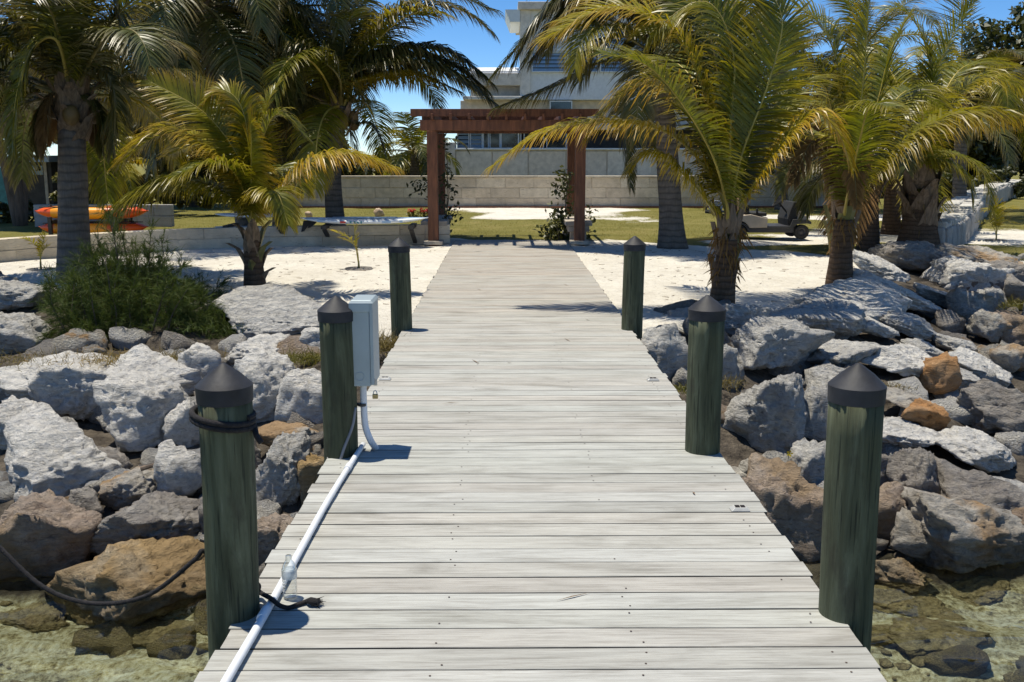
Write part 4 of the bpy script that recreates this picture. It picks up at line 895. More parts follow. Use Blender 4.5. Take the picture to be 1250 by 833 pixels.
def boots(par, base, top, r, n, seed, ln=0.35, mats=('sheath',), out=.5, z0=.15):
    """old leaf bases clasping the trunk, each one a curved tapering strap"""
    rg = np.random.default_rng(seed); base = np.array(base, float); top = np.array(top, float)
    for k in range(n):
        a = k * 2.4 + rg.uniform(-.3, .3); u = z0 + (1 - z0) * k / max(1, n - 1); p = base + (top - base) * u; o = np.array([math.cos(a), math.sin(a), 0]); sd = np.array([-math.sin(a), math.cos(a), 0]); l = ln * rg.uniform(.6, 1.2); f = out * rg.uniform(.3, 1.3)
        pts = [p + o * r * .55 - (0, 0, .12), p + o * r * 1.02 + np.array((0, 0, .02)), p + o * (r * 1.08 + f * l * .35) + np.array((0, 0, l * .5)), p + o * (r * 1.1 + f * l) + np.array((0, 0, l * (.95 - .4 * f)))]
        wd = [r * .95, r * .8, r * .42, r * .16]; th = .02; V = []
        for q, w_ in zip(pts, wd): V += [q - sd * w_ + o * -.02, q + o * .03, q + sd * w_ + o * -.02, q - o * th]
        Fc = [(i * 4 + j, i * 4 + (j + 1) % 4, (i + 1) * 4 + (j + 1) % 4, (i + 1) * 4 + j) for i in range(3) for j in range(4)] + [(12, 13, 14, 15), (3, 2, 1, 0)]
        link_mesh('leaf_base', V, Fc, M[mats[k % len(mats)]], par)
def fibres(par, base, top, r, n, seed):
    """shaggy brown fibre hanging from the old leaf bases"""
    rg = np.random.default_rng(seed); base = np.array(base, float); top = np.array(top, float); u = rg.uniform(.15, 1.1, n)[:, None] ** .7; a = rg.uniform(0, 6.28, n)
    o = np.stack([np.cos(a), np.sin(a), 0 * a], -1); b_ = base + (top - base) * u + o * r * rg.uniform(.9, 1.15, n)[:, None]; d_ = nrm(o * rg.uniform(.05, .6, n)[:, None] + rg.normal(size=(n, 3)) * .25 + np.array([0, 0, -.6]))
    V, Fc, lt = blades(b_, d_, rg.uniform(.06, .24, n) * (.4 + .6 * u[:, 0]), rg.uniform(.005, .024, n), rg.uniform(.1, .5, n), 3, rg); link_mesh('fibre', V, Fc, LEAF['dead'], par, attr={'lt': lt})
def coconuts(par, C, n, seed, r=.11):
    rg = np.random.default_rng(seed)
    for k in range(n):
        a = rg.uniform(0, 6.28); q = np.array(C) + np.array([.26 * math.cos(a), .26 * math.sin(a), -.12 - rg.uniform(0, .22)]); D, Fc = ico(2); link_mesh('coconut', D * np.array([r, r, r * 1.25]) + q, Fc, M['coconut'], par, smooth=True)
def pp3(pts, d):                         # pixel path with distance offsets -> points
    return [P(a, b, d + (c[0] if c else 0)) for a, b, *c in pts]

# --- small palm, front left
d = gz(312, 354)[1]; B = gz(312, 354, -.02); C = P(307, 283, d)
t = Thing('small_palm', B, 'small bushy palm standing at the edge of the sand left of the boardwalk', 'palm tree')
trunk(t, B, C - (0, 0, .1), .13, .085, 'trunkbrown', 1.2); boots(t, B, C, .105, 11, 3, .34, ('sheath', 'sheath', 'sheathgreen'), .55)
FL = [([(306, 255), (305, 205), (300, 150), (288, 120), (268, 110), (250, 122)], dict(mat_='yellow', L=.50, droop=.45, roll=.5)),
      ([(304, 250), (298, 205), (252, 140), (180, 98)], dict(L=.55, droop=.2, mat_='yellow', roll=1.0)),
      ([(303, 255), (292, 215), (230, 165), (188, 168), (146, 200)], dict(L=.68, droop=.6, mat_='yellow', n=180)),
      ([(303, 268), (281, 240), (240, 222), (190, 230), (136, 262)], dict(L=.85, droop=.95, mat_='green', n=200, w=.02)),
      ([(316, 268), (340, 238), (376, 200), (425, 188), (480, 204)], dict(L=.68, droop=.85, mat_='yellow', n=190, w=.019)),
      ([(309, 250), (314, 195), (330, 147), (347, 142), (374, 168)], dict(L=.5, droop=.6, mat_='green')),
      ([(307, 255, -.15), (307, 215, -.35), (307, 175, -.55), (306, 150, -.7)], dict(L=.66, droop=.35, mat_='yellow', roll=1.35)),
      ([(308, 258, .1), (330, 215, .5), (350, 205, .9), (372, 235, 1.3)], dict(L=.55, droop=.8)),
      ([(305, 258, .2), (280, 195, .7), (245, 175, 1.1), (205, 190, 1.5)], dict(L=.6, droop=.6)),
      ([(307, 255, .1), (312, 180, .3), (325, 130, .4), (342, 100, .5)], dict(L=.5, droop=.3, roll=.5)),
      ([(305, 255, -.1), (285, 210, -.3), (255, 200, -.5), (212, 215, -.7)], dict(L=.6, droop=.7, mat_='green')),
      ([(308, 262, -.1), (322, 240, -.4), (338, 235, -.7), (352, 275, -.9)], dict(L=.45, droop=.9)),
      ([(306, 250, .05), (302, 190, .15), (290, 150, .2), (262, 122, .3)], dict(L=.55, droop=.3, mat_='green', roll=.9))]
for k, (c_, kw) in enumerate(FL): frond(t, [C] + pp3(c_, d), seed=40 + k, w=kw.pop('w', .020), thick=.014, **kw)

# --- leaning-leaf palm, front right (nearest)
d = gz(880, 373)[1]; B = gz(880, 373, -.03); C = P(890, 282, d)
t = Thing('young_palm', B, 'nearest right palm with a stubby shaggy trunk and tall upright fronds', 'palm tree')
trunk(t, B, C + (0, 0, -.1), .145, .095, 'trunkbrown', 1.12); boots(t, B, C + (0, 0, .15), .098, 17, 8, .36, ('sheath', 'sheath', 'sheathgreen'), .2); fibres(t, B, C, .13, 230, 1)
FR = [([(892, 255), (905, 190), (935, 110), (955, 32), (940, -14)], dict(L=.82, droop=.22, roll=1.3, mat_='green')),
      ([(889, 250), (891, 165), (896, 75), (876, 14), (845, 4), (792, 42)], dict(L=.80, droop=.5, roll=.9, mat_='green')),
      ([(884, 245), (874, 215), (846, 132), (815, 107), (778, 105), (742, 134), (722, 162)], dict(L=.88, droop=.75, mat_='yellow')),
      ([(884, 250), (866, 212), (825, 168), (775, 151), (705, 152), (655, 166), (602, 203)], dict(L=.70, droop=.85, mat_='yellow')),
      ([(888, 240), (868, 140), (840, 66), (800, 25), (740, 11), (668, 46)], dict(L=.95, droop=.5, roll=.3, mat_='yellow', n=180)),
      ([(880, 270), (860, 242), (835, 214), (798, 187), (768, 206)], dict(L=.55, droop=.95, mat_='green')),
      ([(897, 268), (925, 218), (965, 164), (996, 138), (1024, 163), (1040, 205)], dict(L=.50, droop=.95, mat_='yellow')),
      ([(886, 245, -.2), (870, 190, -.5), (835, 130, -.8), (790, 80, -1.0), (735, 66, -1.1)], dict(L=.72, droop=.35, roll=.4, mat_='green')),
      ([(898, 245, .2), (920, 180, .7), (952, 120, 1.2), (990, 95, 1.7), (1020, 120, 2.0)], dict(L=.75, droop=.6)),
      ([(888, 235, .3), (868, 140, .9), (830, 80, 1.5), (780, 70, 2.1)], dict(L=.8, droop=.6)),
      ([(892, 235, .1), (880, 120, .2), (862, 30, .4), (820, -40, .6)], dict(L=.75, droop=.3, roll=.9, mat_='dark')),
      ([(894, 240, .3), (912, 150, .8), (925, 60, 1.2), (960, -10, 1.5)], dict(L=.8, droop=.3, roll=.9, mat_='dark'))]
for k, (c_, kw) in enumerate(FR): frond(t, [C] + pp3(c_, d), seed=70 + k, w=kw.pop('w', .022), thick=.020, **kw)

# --- second right palm
d = gz(1024, 346)[1]; B = gz(1024, 346, -.03); C = P(1030, 268, d)
t = Thing('young_palm', B, 'right palm with brown drooping dead leaves over its trunk, in front of the cart', 'palm tree')
trunk(t, B, C, .16, .105, 'trunkbrown', 1.2); boots(t, B + np.array((0, 0, .2)), C + (0, 0, .2), .118, 13, 9, .48, ('sheath', 'sheathgreen', 'sheath'), .16); fibres(t, B + np.array((0, 0, .3)), C, .125, 150, 2)
F2_ = [([(1040, 248), (1061, 214), (1112, 166), (1180, 139), (1268, 146)], dict(L=.92, droop=1.0, mat_='yellow', n=190, w=.026)),
      ([(1038, 225), (1048, 150), (1057, 60), (1062, -30)], dict(L=.62, droop=.35, roll=.7)),
      ([(1034, 220), (1036, 160), (1015, 55), (975, 10), (930, 30)], dict(L=.8, droop=.5, roll=.5)),
      ([(1032, 225), (1022, 160), (1000, 90), (965, 75), (930, 110)], dict(L=.7, droop=.7)),
      ([(1030, 240), (1022, 200), (1015, 185), (1010, 240)], dict(L=.30, droop=.9, mat_='dead', gap=.3)),
      ([(1034, 240, -.2), (1040, 205, -.35), (1042, 195, -.5), (1046, 250, -.6)], dict(L=.32, droop=.9, mat_='dead', gap=.3)),
      ([(1028, 235, -.1), (1010, 190, -.2), (990, 175, -.3), (968, 225, -.5)], dict(L=.42, droop=.9, mat_='dead', gap=.2)),
      ([(1040, 230, .2), (1075, 150, .6), (1110, 110, 1.0), (1150, 130, 1.4)], dict(L=.7, droop=.7)),
      ([(1040, 230, .1), (1070, 130, .3), (1088, 60, .5), (1110, 20, .7)], dict(L=.65, droop=.35, roll=.6)),
      ([(1036, 230, -.4), (1050, 170, -.9), (1062, 130, -1.4), (1090, 130, -1.9)], dict(L=.6, droop=.7))]
for k, (c_, kw) in enumerate(F2_): frond(t, [C] + pp3(c_, d), seed=100 + k, w=kw.pop('w', .022), thick=.018, **kw)

# --- thick palm beside the seawall
B = np.append(P(1122, 306, 16.9)[:2], -.03); d = B[1]; C = P(1122, 235, d)
t = Thing('young_palm', B, 'thick dark-trunked palm at the end of the seawall', 'palm tree')
trunk(t, B, C, .34, .2, 'trunkbrown', 1.3); boots(t, B + np.array((0, 0, .2)), C + (0, 0, .3), .24, 18, 10, .55, ('sheath',), .3); fibres(t, B, C, .25, 200, 3)
F4 = [([(1128, 190), (1140, 120), (1128, 50), (1104, 14), (1075, 12)], dict(L=.8, droop=.6, roll=.4, mat_='green')),
      ([(1130, 200), (1160, 130), (1200, 95), (1262, 110)], dict(L=.9, droop=.8, mat_='green')),
      ([(1118, 200), (1105, 140), (1075, 100), (1045, 130)], dict(L=.8, droop=.7, mat_='green')),
      ([(1116, 220), (1095, 190), (1070, 200), (1052, 255)], dict(L=.7, droop=.9, mat_='dark')),
      ([(1124, 200, -.3), (1126, 140, -.9), (1118, 110, -1.5), (1100, 140, -2.2)], dict(L=.8, droop=.7)),
      ([(1128, 195, .4), (1150, 120, 1.0), (1180, 80, 1.6), (1230, 80, 2.2)], dict(L=.9, droop=.6)),
      ([(1120, 195, .4), (1098, 110, 1.0), (1070, 70, 1.6), (1030, 80, 2.2)], dict(L=.9, droop=.6)),
      ([(1126, 190, 0), (1140, 100, 0), (1165, 40, 0), (1190, 0, 0)], dict(L=.8, droop=.4, roll=.8))]
for k, (c_, kw) in enumerate(F4): frond(t, [C] + pp3(c_, d), seed=130 + k, w=.023, thick=.024, mat_=kw.pop('mat_', 'green'), **kw)

def palm(name, B, C, r0, r1, nf, Ln, label, seed, els=(1.35, -.75), tm='trunkgrey', mats=('green', 'dark'), L=1.0, n=125, w=.024, boot=8, nuts=0, bend=1.0, droop=.8, flare=1.5, explicit=(), skip=None, lean=(0, 0), group='tall coconut palms', dead=2, vlift=.15):
    t = Thing(name, B, label, 'palm tree', group); trunk(t, B, C, r0, r1, tm, flare, lean)
    C = np.array(C, float); rg = np.random.default_rng(seed)
    if boot: boots(t, C - np.array((0, 0, .55)), C + np.array((0, 0, .1)), r1 * 1.15, boot, seed, .5, ('sheath',), .5)
    for k in range(nf):
        u = (k + .5) / nf; az = k * 2.39996 + rg.uniform(-.2, .2) + seed; el = els[0] + (els[1] - els[0]) * u + rg.uniform(-.1, .1)
        if skip and skip(az % (2 * math.pi), el): continue
        mt = 'dead' if k >= nf - dead else mats[k % len(mats)]
        auto_frond(t, C + np.array((math.cos(az), math.sin(az), 0)) * r1 * .6, az, el, Ln * rg.uniform(.85, 1.08) * (1 if u > .15 else .8), seed * 100 + k, bend * (1.0 if u > .3 else .7), L=L, n=n, w=w, droop=droop * (0.45 + .8 * u), mat_=mt, thick=.028, vlift=vlift, gap=(.25 if mt == 'dead' else 0.04), roll=rg.uniform(-.3, .3))
    for k, (c_, kw) in enumerate(explicit): frond(t, [C] + c_, seed=seed * 50 + k, w=kw.pop('w', w), thick=.028, **kw)
    if nuts: coconuts(t, C, nuts, seed)
    return t
# tall palm at the left edge
B = gz(91, 341, -.03); d = B[1]; C = P(87, 118, d)
palm('coconut_palm', B, C, .20, .16, 24, 2.3, 'tall coconut palm with a thick grey trunk in front of the kayaks', 3, (1.45, -.2), mats=('dark', 'dark', 'green'), L=.75, nuts=4, flare=1.4, boot=16, dead=0, skip=lambda a, e: e < .75 and (3.7 < a < 5.7 or (e < .2 and (a < .6 or a > 5.6))),
     explicit=[(pp3([(60, 30), (25, 30), (-10, 90), (-15, 160)], d), dict(L=.7, droop=.9, mat_='dark')), (pp3([(100, 30), (120, -20), (140, 0), (150, 40)], d), dict(L=.7, droop=.8, mat_='dark')),
               (pp3([(70, 50), (40, 60), (20, 120), (15, 190)], d - .6), dict(L=.6, droop=.9, mat_='green')), (pp3([(105, 90), (130, 90), (140, 130), (138, 185)], d), dict(L=.6, droop=1, mat_='dark'))] + [(pp3([(87 + 20 * math.cos(q), 118 + 6 * math.sin(q * 3), .3 * math.sin(q)), (87 + 34 * math.cos(q), 140 + 10 * math.sin(q * 5), .5 * math.sin(q)), (87 + 38 * math.cos(q), 185 + 14 * math.sin(q * 7), .6 * math.sin(q))], d), dict(L=.38, droop=1.2, mat_='dead' if i_ % 3 else 'dark')) for i_, q in enumerate((0.0, 0.7, 2.5, 3.1, 3.6))])
# palm behind the paddle board
B = gz(411, 292, -.03); d = B[1]; C = P(415, 130, d)
palm('coconut_palm', B, C, .17, .15, 16, 3.0, 'coconut palm rising behind the paddle board left of the pergola', 5, (1.4, -.5), mats=('dark', 'green'), L=.8, nuts=6, boot=10, flare=1.6, dead=1, lean=(-.1, 0),
     skip=lambda a, e: e < .5 and (a < 1.2 or a > 5.3),
     explicit=[(pp3([(422, 92), (450, 70), (500, 59), (552, 66), (597, 100)], d), dict(L=1.1, droop=1.0, mat_='dark', n=220, w=.034)), (pp3([(424, 96), (460, 80), (515, 78), (562, 96), (602, 126)], d - .5), dict(L=1.0, droop=1.0, mat_='dark', n=210, w=.032)), (pp3([(424, 100), (455, 85), (505, 78), (550, 88), (588, 112)], d + .4), dict(L=1.0, droop=1.1, mat_='green', n=200, w=.032)),
               (pp3([(424, 105), (455, 95), (505, 90), (560, 112)], d - .3), dict(L=.8, droop=1.1, mat_='yellow', n=180)), (pp3([(424, 78), (450, 40), (490, 8), (540, -10), (604, 14)], d), dict(L=1.0, droop=.8, mat_='dark', n=170, w=.03)), (pp3([(425, 82), (452, 48), (488, 18), (530, 6), (570, 16), (600, 40)], d - .4), dict(L=1.0, droop=.9, mat_='dark', n=170, w=.03)), (pp3([(424, 98), (455, 76), (500, 68), (552, 80), (592, 110)], d + .15), dict(L=1.15, droop=1.0, mat_='dark', n=200, w=.032)),
               (pp3([(414, 88), (375, 52), (322, 45), (268, 84)], d - .4), dict(L=1.25, droop=1.1, mat_='green')), (pp3([(414, 95), (385, 70), (350, 68), (315, 100)], d - .9), dict(L=1.2, droop=1.2, mat_='dark')),
               (pp3([(416, 88), (390, 30), (340, 10), (290, 30)], d + .2), dict(L=1.1, droop=1.0, mat_='dark')), (pp3([(430, 150), (450, 150), (462, 165), (470, 190)], d), dict(L=.3, droop=.9, mat_='dark', gap=.3)),
               (pp3([(418, 50), (430, -30), (420, -90), (380, -120)], d), dict(L=.9, droop=.5, mat_='dark', roll=.8))])
# two palms left of centre, behind
B = np.append(P(306, 300, 19.5)[:2], -.03); d = 19.5; C = P(244, 6, d)
palm('coconut_palm', B, C, .17, .14, 38, 3.3, 'tall palm behind the small left palm, its crown cut by the top of the picture', 8, (1.2, -1.0), mats=('dark',), L=.95, boot=10, dead=0,
     explicit=[(pp3([(215, -10), (185, 10), (150, 45), (118, 84)], d), dict(L=.9, droop=.7, mat_='green')), (pp3([(230, 20), (215, 50), (190, 110), (180, 170)], d), dict(L=.7, droop=1, mat_='dark')), (pp3([(270, -30), (320, -10), (370, 40), (400, 120)], d), dict(L=.9, droop=.9, mat_='green'))])
B = np.append(P(345, 300, 21.5)[:2], -.03); d = 21.5; C = P(335, 12, d)
palm('coconut_palm', B, C, .17, .14, 36, 3.3, 'tall palm between the small left palm and the paddle board palm, crown at the top', 12, (1.2, -1.0), mats=('dark',), L=.95, boot=10, dead=0)
# palm right of the pergola
B = gz(822, 302, -.03); d = B[1]; C = P(806, 62, d)
palm('coconut_palm', B, C, .22, .16, 22, 2.8, 'mature palm right of the pergola with old fronds hanging over the house', 15, (1.4, -.3), mats=('dark', 'green'), L=.8, boot=10, nuts=4, dead=0, flare=1.5,
     skip=lambda a, e: e < .35 and 2.2 < a < 4.2,
     explicit=[(pp3([(780, 20), (735, -12), (680, 10), (640, 50), (605, 90)], d), dict(L=1.1, droop=1, mat_='dark', n=190)), (pp3([(785, 25), (745, -2), (700, 12), (660, 48), (640, 80)], d - .4), dict(L=1.0, droop=1, mat_='dark')), (pp3([(775, 72), (730, 78), (680, 105), (608, 132)], d), dict(L=.95, droop=.95, mat_='dark')),
               (pp3([(790, 30), (750, -30), (700, -40), (650, -10)], d + .5), dict(L=.8, droop=.8, mat_='dark')), (pp3([(830, 80), (860, 90), (885, 130), (890, 190)], d), dict(L=.8, droop=.9, mat_='dark')), (pp3([(780, 100), (760, 130), (765, 180), (770, 230)], d + .3), dict(L=.6, droop=.9, mat_='dark')), (pp3([(785, 15), (735, 0), (690, 25), (652, 72)], d + .2), dict(L=1.0, droop=1, mat_='dark', n=190, w=.03)), (pp3([(790, 12), (745, -10), (700, 6), (668, 50)], d - .6), dict(L=1.0, droop=1, mat_='dark', n=190, w=.03)), (pp3([(785, 8), (740, -20), (690, -5), (655, 30), (630, 74)], d - .2), dict(L=1.05, droop=1, mat_='dark', n=190, w=.03)), (pp3([(790, 60), (760, 45), (728, 60), (708, 100)], d - .8), dict(L=.95, droop=1, mat_='dark')), (pp3([(800, 40), (790, 0), (760, -10), (720, 30)], d - .7), dict(L=1.0, droop=1, mat_='dark')), (pp3([(812, 70), (835, 50), (860, 70), (868, 130)], d - .8), dict(L=1.0, droop=1, mat_='dark')), (pp3([(805, 75), (795, 70), (780, 110), (778, 170)], d - 1.0), dict(L=.8, droop=1, mat_='dark'))])
# right-hand background palms
B = gz(1060, 308, -.03); C = P(1062, 215, B[1])
palm('young_palm', B, C, .16, .13, 11, 2.1, 'slim young palm left of the thick palm by the seawall', 18, (1.4, .1), 'trunkbrown', ('green', 'dark'), .65, boot=9, group='young palms on the right', dead=1, w=.032)
B = gz(1088, 286, -.03); C = P(1090, 190, B[1])
palm('young_palm', B, C, .17, .13, 12, 2.8, 'farther young palm between the slim palm and the seawall', 21, (1.45, -.5), 'trunkbrown', ('dark', 'green'), .8, boot=9, group='young palms on the right', dead=1)
B = np.append(P(1172, 250, 27)[:2], -.03); C = P(1174, 120, 27)
palm('coconut_palm', B, C, .18, .15, 12, 3.0, 'palm behind the seawall with one frond standing upright against the sky', 24, (1.0, -.05), 'trunkgrey', ('dark', 'dark', 'green'), .9, boot=6, group='young palms on the right', dead=0,
     explicit=[(pp3([(1174, 80), (1175, 30), (1178, -10), (1190, -30)], 27), dict(L=.95, droop=.15, roll=1.3, mat_='dark', n=60))])
B = np.append(P(1278, 240, 30)[:2], -.03); C = P(1282, 130, 30)
palm('coconut_palm', B, C, .18, .15, 12, 3.0, 'dark palm at the right picture edge behind the seawall', 27, (1.2, .0), 'trunkgrey', ('dark',), .9, boot=6, group='young palms on the right', dead=0)
B = np.append(P(955, 255, 31)[:2], -.03); C = P(950, 90, 31)
palm('coconut_palm', B, C, .18, .15, 15, 3.0, 'background palm behind the cart', 30, (1.3, -.4), 'trunkgrey', ('dark', 'green'), .9, boot=6, dead=1)
B = np.append(P(1055, 250, 30)[:2], -.03); C = P(1050, 60, 30)
palm('coconut_palm', B, C, .18, .15, 15, 3.4, 'tall background palm behind the two right palms with drooping dead leaves', 33, (1.35, -.8), 'trunkgrey', ('dark', 'green'), .9, boot=6, dead=1)
B = np.append(P(508, 220, 42)[:2], -.03); C = P(505, 185, 42)
palm('coconut_palm', B, C, .22, .18, 20, 2.6, 'round-headed palm beyond the long wall, left of the pergola', 36, (1.3, -.8), 'trunkgrey', ('dark', 'green'), .8, boot=0, group='palms beyond the wall', dead=0, w=.06, n=40, bend=.8)
B = np.append(P(150, 250, 27)[:2], -.03); C = P(140, 200, 27)
palm('young_palm', B, C, .14, .1, 9, 1.5, 'low yellow-green palm behind the kayaks', 39, (1.4, -.2), 'trunkbrown', ('yellow',), .5, boot=0, group='palms beyond the kayaks', dead=0, w=.04, n=34)

# seedlings
def seedling(px, py, label, spec, dd=0, L=.22, seed=1, m_='yellow', mound=True):
    B = gz(px, py, -.02); d = B[1]; t = Thing('palm_seedling', B, label, 'palm seedling', 'palm seedlings planted in the ground')
    MB().tube([B - (0, 0, .05), B + np.array((0, 0, .10))], [.02, .012], 8).put('stem', M['sheathgreen'], t)
    for k, (c_, kw) in enumerate(spec): frond(t, [B + np.array((0, 0, .05))] + pp3(c_, d), n=kw.pop('n', 14), L=L, seed=seed + k, thick=.008, w=.02, mat_=kw.pop('mat_', m_), start=.4, segs=3, **kw)
    if mound: MB().lathe(B + np.array((0, 0, -.05)), [(.24, 0), (.2, .05), (.11, .055), (.08, .03), (.02, .03)], 16).put('planting_mound', ROCK['dark'], t, smooth=True)
seedling(438, 327, 'yellow-leaved palm seedling in the sand before the paddle board', [([(436, 305), (428, 292), (404, 281)], dict(droop=.3)), ([(434, 300), (433, 285), (432, 273)], dict(droop=.1)), ([(436, 310), (431, 298), (415, 290)], dict(droop=.4))])
seedling(50, 328, 'yellow-green palm seedling in front of the low wall at the left', [([(48, 308), (42, 298), (28, 290)], dict(droop=.3)), ([(50, 305), (53, 295), (54, 285)], dict(droop=.1)), ([(50, 312), (54, 304), (59, 300)], dict(droop=.3))], seed=4)
seedling(1216, 293, 'young palm seedling on the grass right of the seawall, the nearer of two', [([(1214, 280), (1207, 270), (1198, 272)], dict(droop=.3)), ([(1218, 280), (1226, 270), (1236, 272)], dict(droop=.3)), ([(1216, 275), (1215, 262), (1212, 255)], dict(droop=.1)), ([(1217, 278), (1222, 264), (1228, 262)], dict(droop=.2))], L=.34, seed=7)
seedling(1219, 277, 'farther young palm seedling on the grass right of the seawall', [([(1217, 262), (1211, 254), (1202, 258)], dict(droop=.3)), ([(1220, 262), (1229, 254), (1238, 255)], dict(droop=.3)), ([(1219, 260), (1218, 250), (1213, 243)], dict(droop=.1))], L=.34, seed=11, mound=False)

# ================================================================== broadleaf trees and shrubs
def leafball(clumps, n, size, rg, flat=.5):
    """leaves gathered in clumps: (centre, radius) list"""
    C = np.array([c for c, r in clumps]); r = np.array([r for c, r in clumps]); wts = r ** 2 / np.sum(r ** 2); k = rg.choice(len(clumps), n, p=wts)
    dirn = nrm(rg.normal(size=(n, 3))); rad = r[k] * rg.uniform(.35, 1.05, n) ** .6; p = C[k] + dirn * rad[:, None] * np.array([1, 1, .8])
    nn = nrm(dirn * .6 + rg.normal(size=(n, 3)) * .6 + np.array([0, 0, .5])); a = nrm(np.cross(nn, rg.normal(size=(n, 3)))); b = np.cross(nn, a); s = size * rg.uniform(.6, 1.3, n)[:, None]
    V = np.stack([p - a * s, p - b * s * .45 + nn * s * .12, p + a * s, p + b * s * .45 + nn * s * .12], 1).reshape(-1, 3); i = np.arange(n) * 4; Fq = np.stack([i, i + 1, i + 2, i + 3], -1)
    return V, Fq, np.tile([0, .4, .9, .4], n)
def tree(name, B, crowns, label, seed, n=5000, size=.16, m_='broad', group=None, tr=.16, cat='tree', sub=16):
    rg = np.random.default_rng(seed); t = Thing(name, B, label, cat, group); clumps = []; wood = MB(); B = np.array(B, float)
    for (c, r) in crowns:
        c = np.array(c, float); wood.tube(smooth_path([B - (0, 0, .1), B + (c - B) * np.array([.35, .35, .55]), c], 10), np.linspace(tr, tr * .25, 10), 8)
        for q in range(sub):
            dq = nrm(rg.normal(size=3)) * np.array([1, 1, .75]); cc = c + dq * r * rg.uniform(.55, 1.0); clumps.append((cc, r * rg.uniform(.22, .42)))
            if q % 3 == 0: wood.tube([c + (B - c) * .12, cc], [tr * .25, tr * .06], 5, cap=False)
    wood.put('trunk', M['bark'], t, smooth=True); V, Fq, lt = leafball(clumps, n, size, rg); link_mesh('crown', V, Fq, LEAF[m_], t, attr={'lt': lt}); return t
def at(px, py, d): return P(px, py, d)
def gd(px, d): q = P(px, 220, d); return np.array([q[0], q[1], -.05])
tree('broadleaf_tree', gd(20, 24), [(at(10, 120, 24), 1.6), (at(55, 90, 25), 1.7), (at(-40, 100, 24), 1.7)], 'dark broadleaf tree over the shed at the far left', 1, 11000, .15, group='dark trees at the left')
tree('broadleaf_tree', gd(120, 29), [(at(125, 170, 29), 1.3), (at(90, 130, 29), 1.6), (at(140, 120, 30), 1.2)], 'dark broadleaf tree behind the thick grey palm trunk', 2, 10000, .15, group='dark trees at the left')
tree('broadleaf_tree', gd(230, 33), [(at(205, 150, 33), 1.7), (at(250, 120, 33), 2.0), (at(300, 150, 34), 2.0), (at(340, 130, 34), 1.8), (at(220, 205, 33), 1.2), (at(290, 205, 33.5), 1.3), (at(345, 200, 34), 1.1)], 'wide dark tree behind the small left palm', 3, 16000, .16, group='dark trees at the left')
tree('broadleaf_tree', gd(380, 36), [(at(375, 170, 36), 1.3), (at(400, 195, 36), .9)], 'low dark tree behind the paddle board palm trunk', 4, 3500, .14, group='dark trees at the left')
tree('shrub', gd(118, 26), [(at(122, 236, 26), .5), (at(100, 240, 26), .4)], 'yellow-green shrub behind the kayaks, right of the thick palm trunk', 5, 1500, .09, 'shrub', 'shrubs behind the kayaks', .04, 'shrub', 8)
tree('shrub', gd(75, 26.5), [(at(72, 232, 26.5), .5)], 'yellow-green shrub behind the kayaks, left of the thick palm trunk', 6, 900, .09, 'shrub', 'shrubs behind the kayaks', .04, 'shrub', 8)
tree('shrub', gd(150, 28), [(at(160, 225, 28), .8), (at(200, 235, 28), .7), (at(240, 235, 28), .7)], 'olive shrub behind the right end of the kayaks', 7, 3500, .10, 'broad', 'shrubs behind the kayaks', .05, 'shrub', 10)
tree('shrub', gd(30, 25.5), [(at(28, 258, 25), .35), (at(0, 262, 25), .4), (at(55, 262, 25.5), .3)], 'low dark hedge shrub under the shed', 8, 1500, .08, 'broad', 'shrubs behind the kayaks', .04, 'shrub', 8)
for k, (px, py, r, dd) in enumerate([(1240, 70, 3.4, 62), (1190, 105, 3.0, 60), (1130, 120, 3.2, 60), (1080, 140, 3.0, 58), (1030, 150, 2.8, 58), (980, 160, 2.6, 58), (1290, 80, 3.6, 60), (930, 175, 2.4, 57)]):
    c = at(px, py, dd); B = np.array([c[0], c[1], -.05]); tree('broadleaf_tree', B, [(c, r), (c - np.array((.8, 0, 2.2)), r * .9), (c + np.array((1.4, -.5, -2.0)), r * .8), (c - np.array((.3, 0, 4.4)), r * .8)], 'dark round tree, %s from the right of the distant row behind the right palms' % ['second', 'third', 'fourth', 'fifth', 'sixth', 'seventh', 'first', 'eighth'][k], 20 + k, 8000, .26, group='distant trees on the right', tr=.3)
for k, px in enumerate((905, 960, 1010, 1060, 1110, 1160, 1215)):
    c = at(px, 215, 38.5 + (k % 2)); tree('shrub', gd(px, c[1]), [(np.array([c[0], c[1], .65]), .8), (np.array([c[0] + .9, c[1], .5]), .7)], 'dark hedge shrub along the back of the right lawn, %s from the left' % ['first', 'second', 'third', 'fourth', 'fifth', 'sixth', 'seventh'][k], 40 + k, 1800, .11, group='hedge behind the right lawn', tr=.05, cat='shrub', sub=9)

for k, (px, r, dd) in enumerate([(300, 1.1, 55), (350, 1.0, 56), (400, 1.2, 54), (440, .9, 55), (475, 1.1, 57), (520, 1.3, 56), (250, 1.2, 55), (560, 1.0, 58)]):
    c = at(px, 206, dd); tree('shrub', gd(px, dd), [(c, r), (c + np.array((1.2, .3, -.3)), r * .9)], 'dark shrub far beyond the long wall, %s from the left of the distant hedge' % ['second', 'third', 'fourth', 'fifth', 'sixth', 'seventh', 'first', 'eighth'][k], 60 + k, 2600, .13, group='distant hedge beyond the wall', tr=.06, cat='shrub', sub=10)

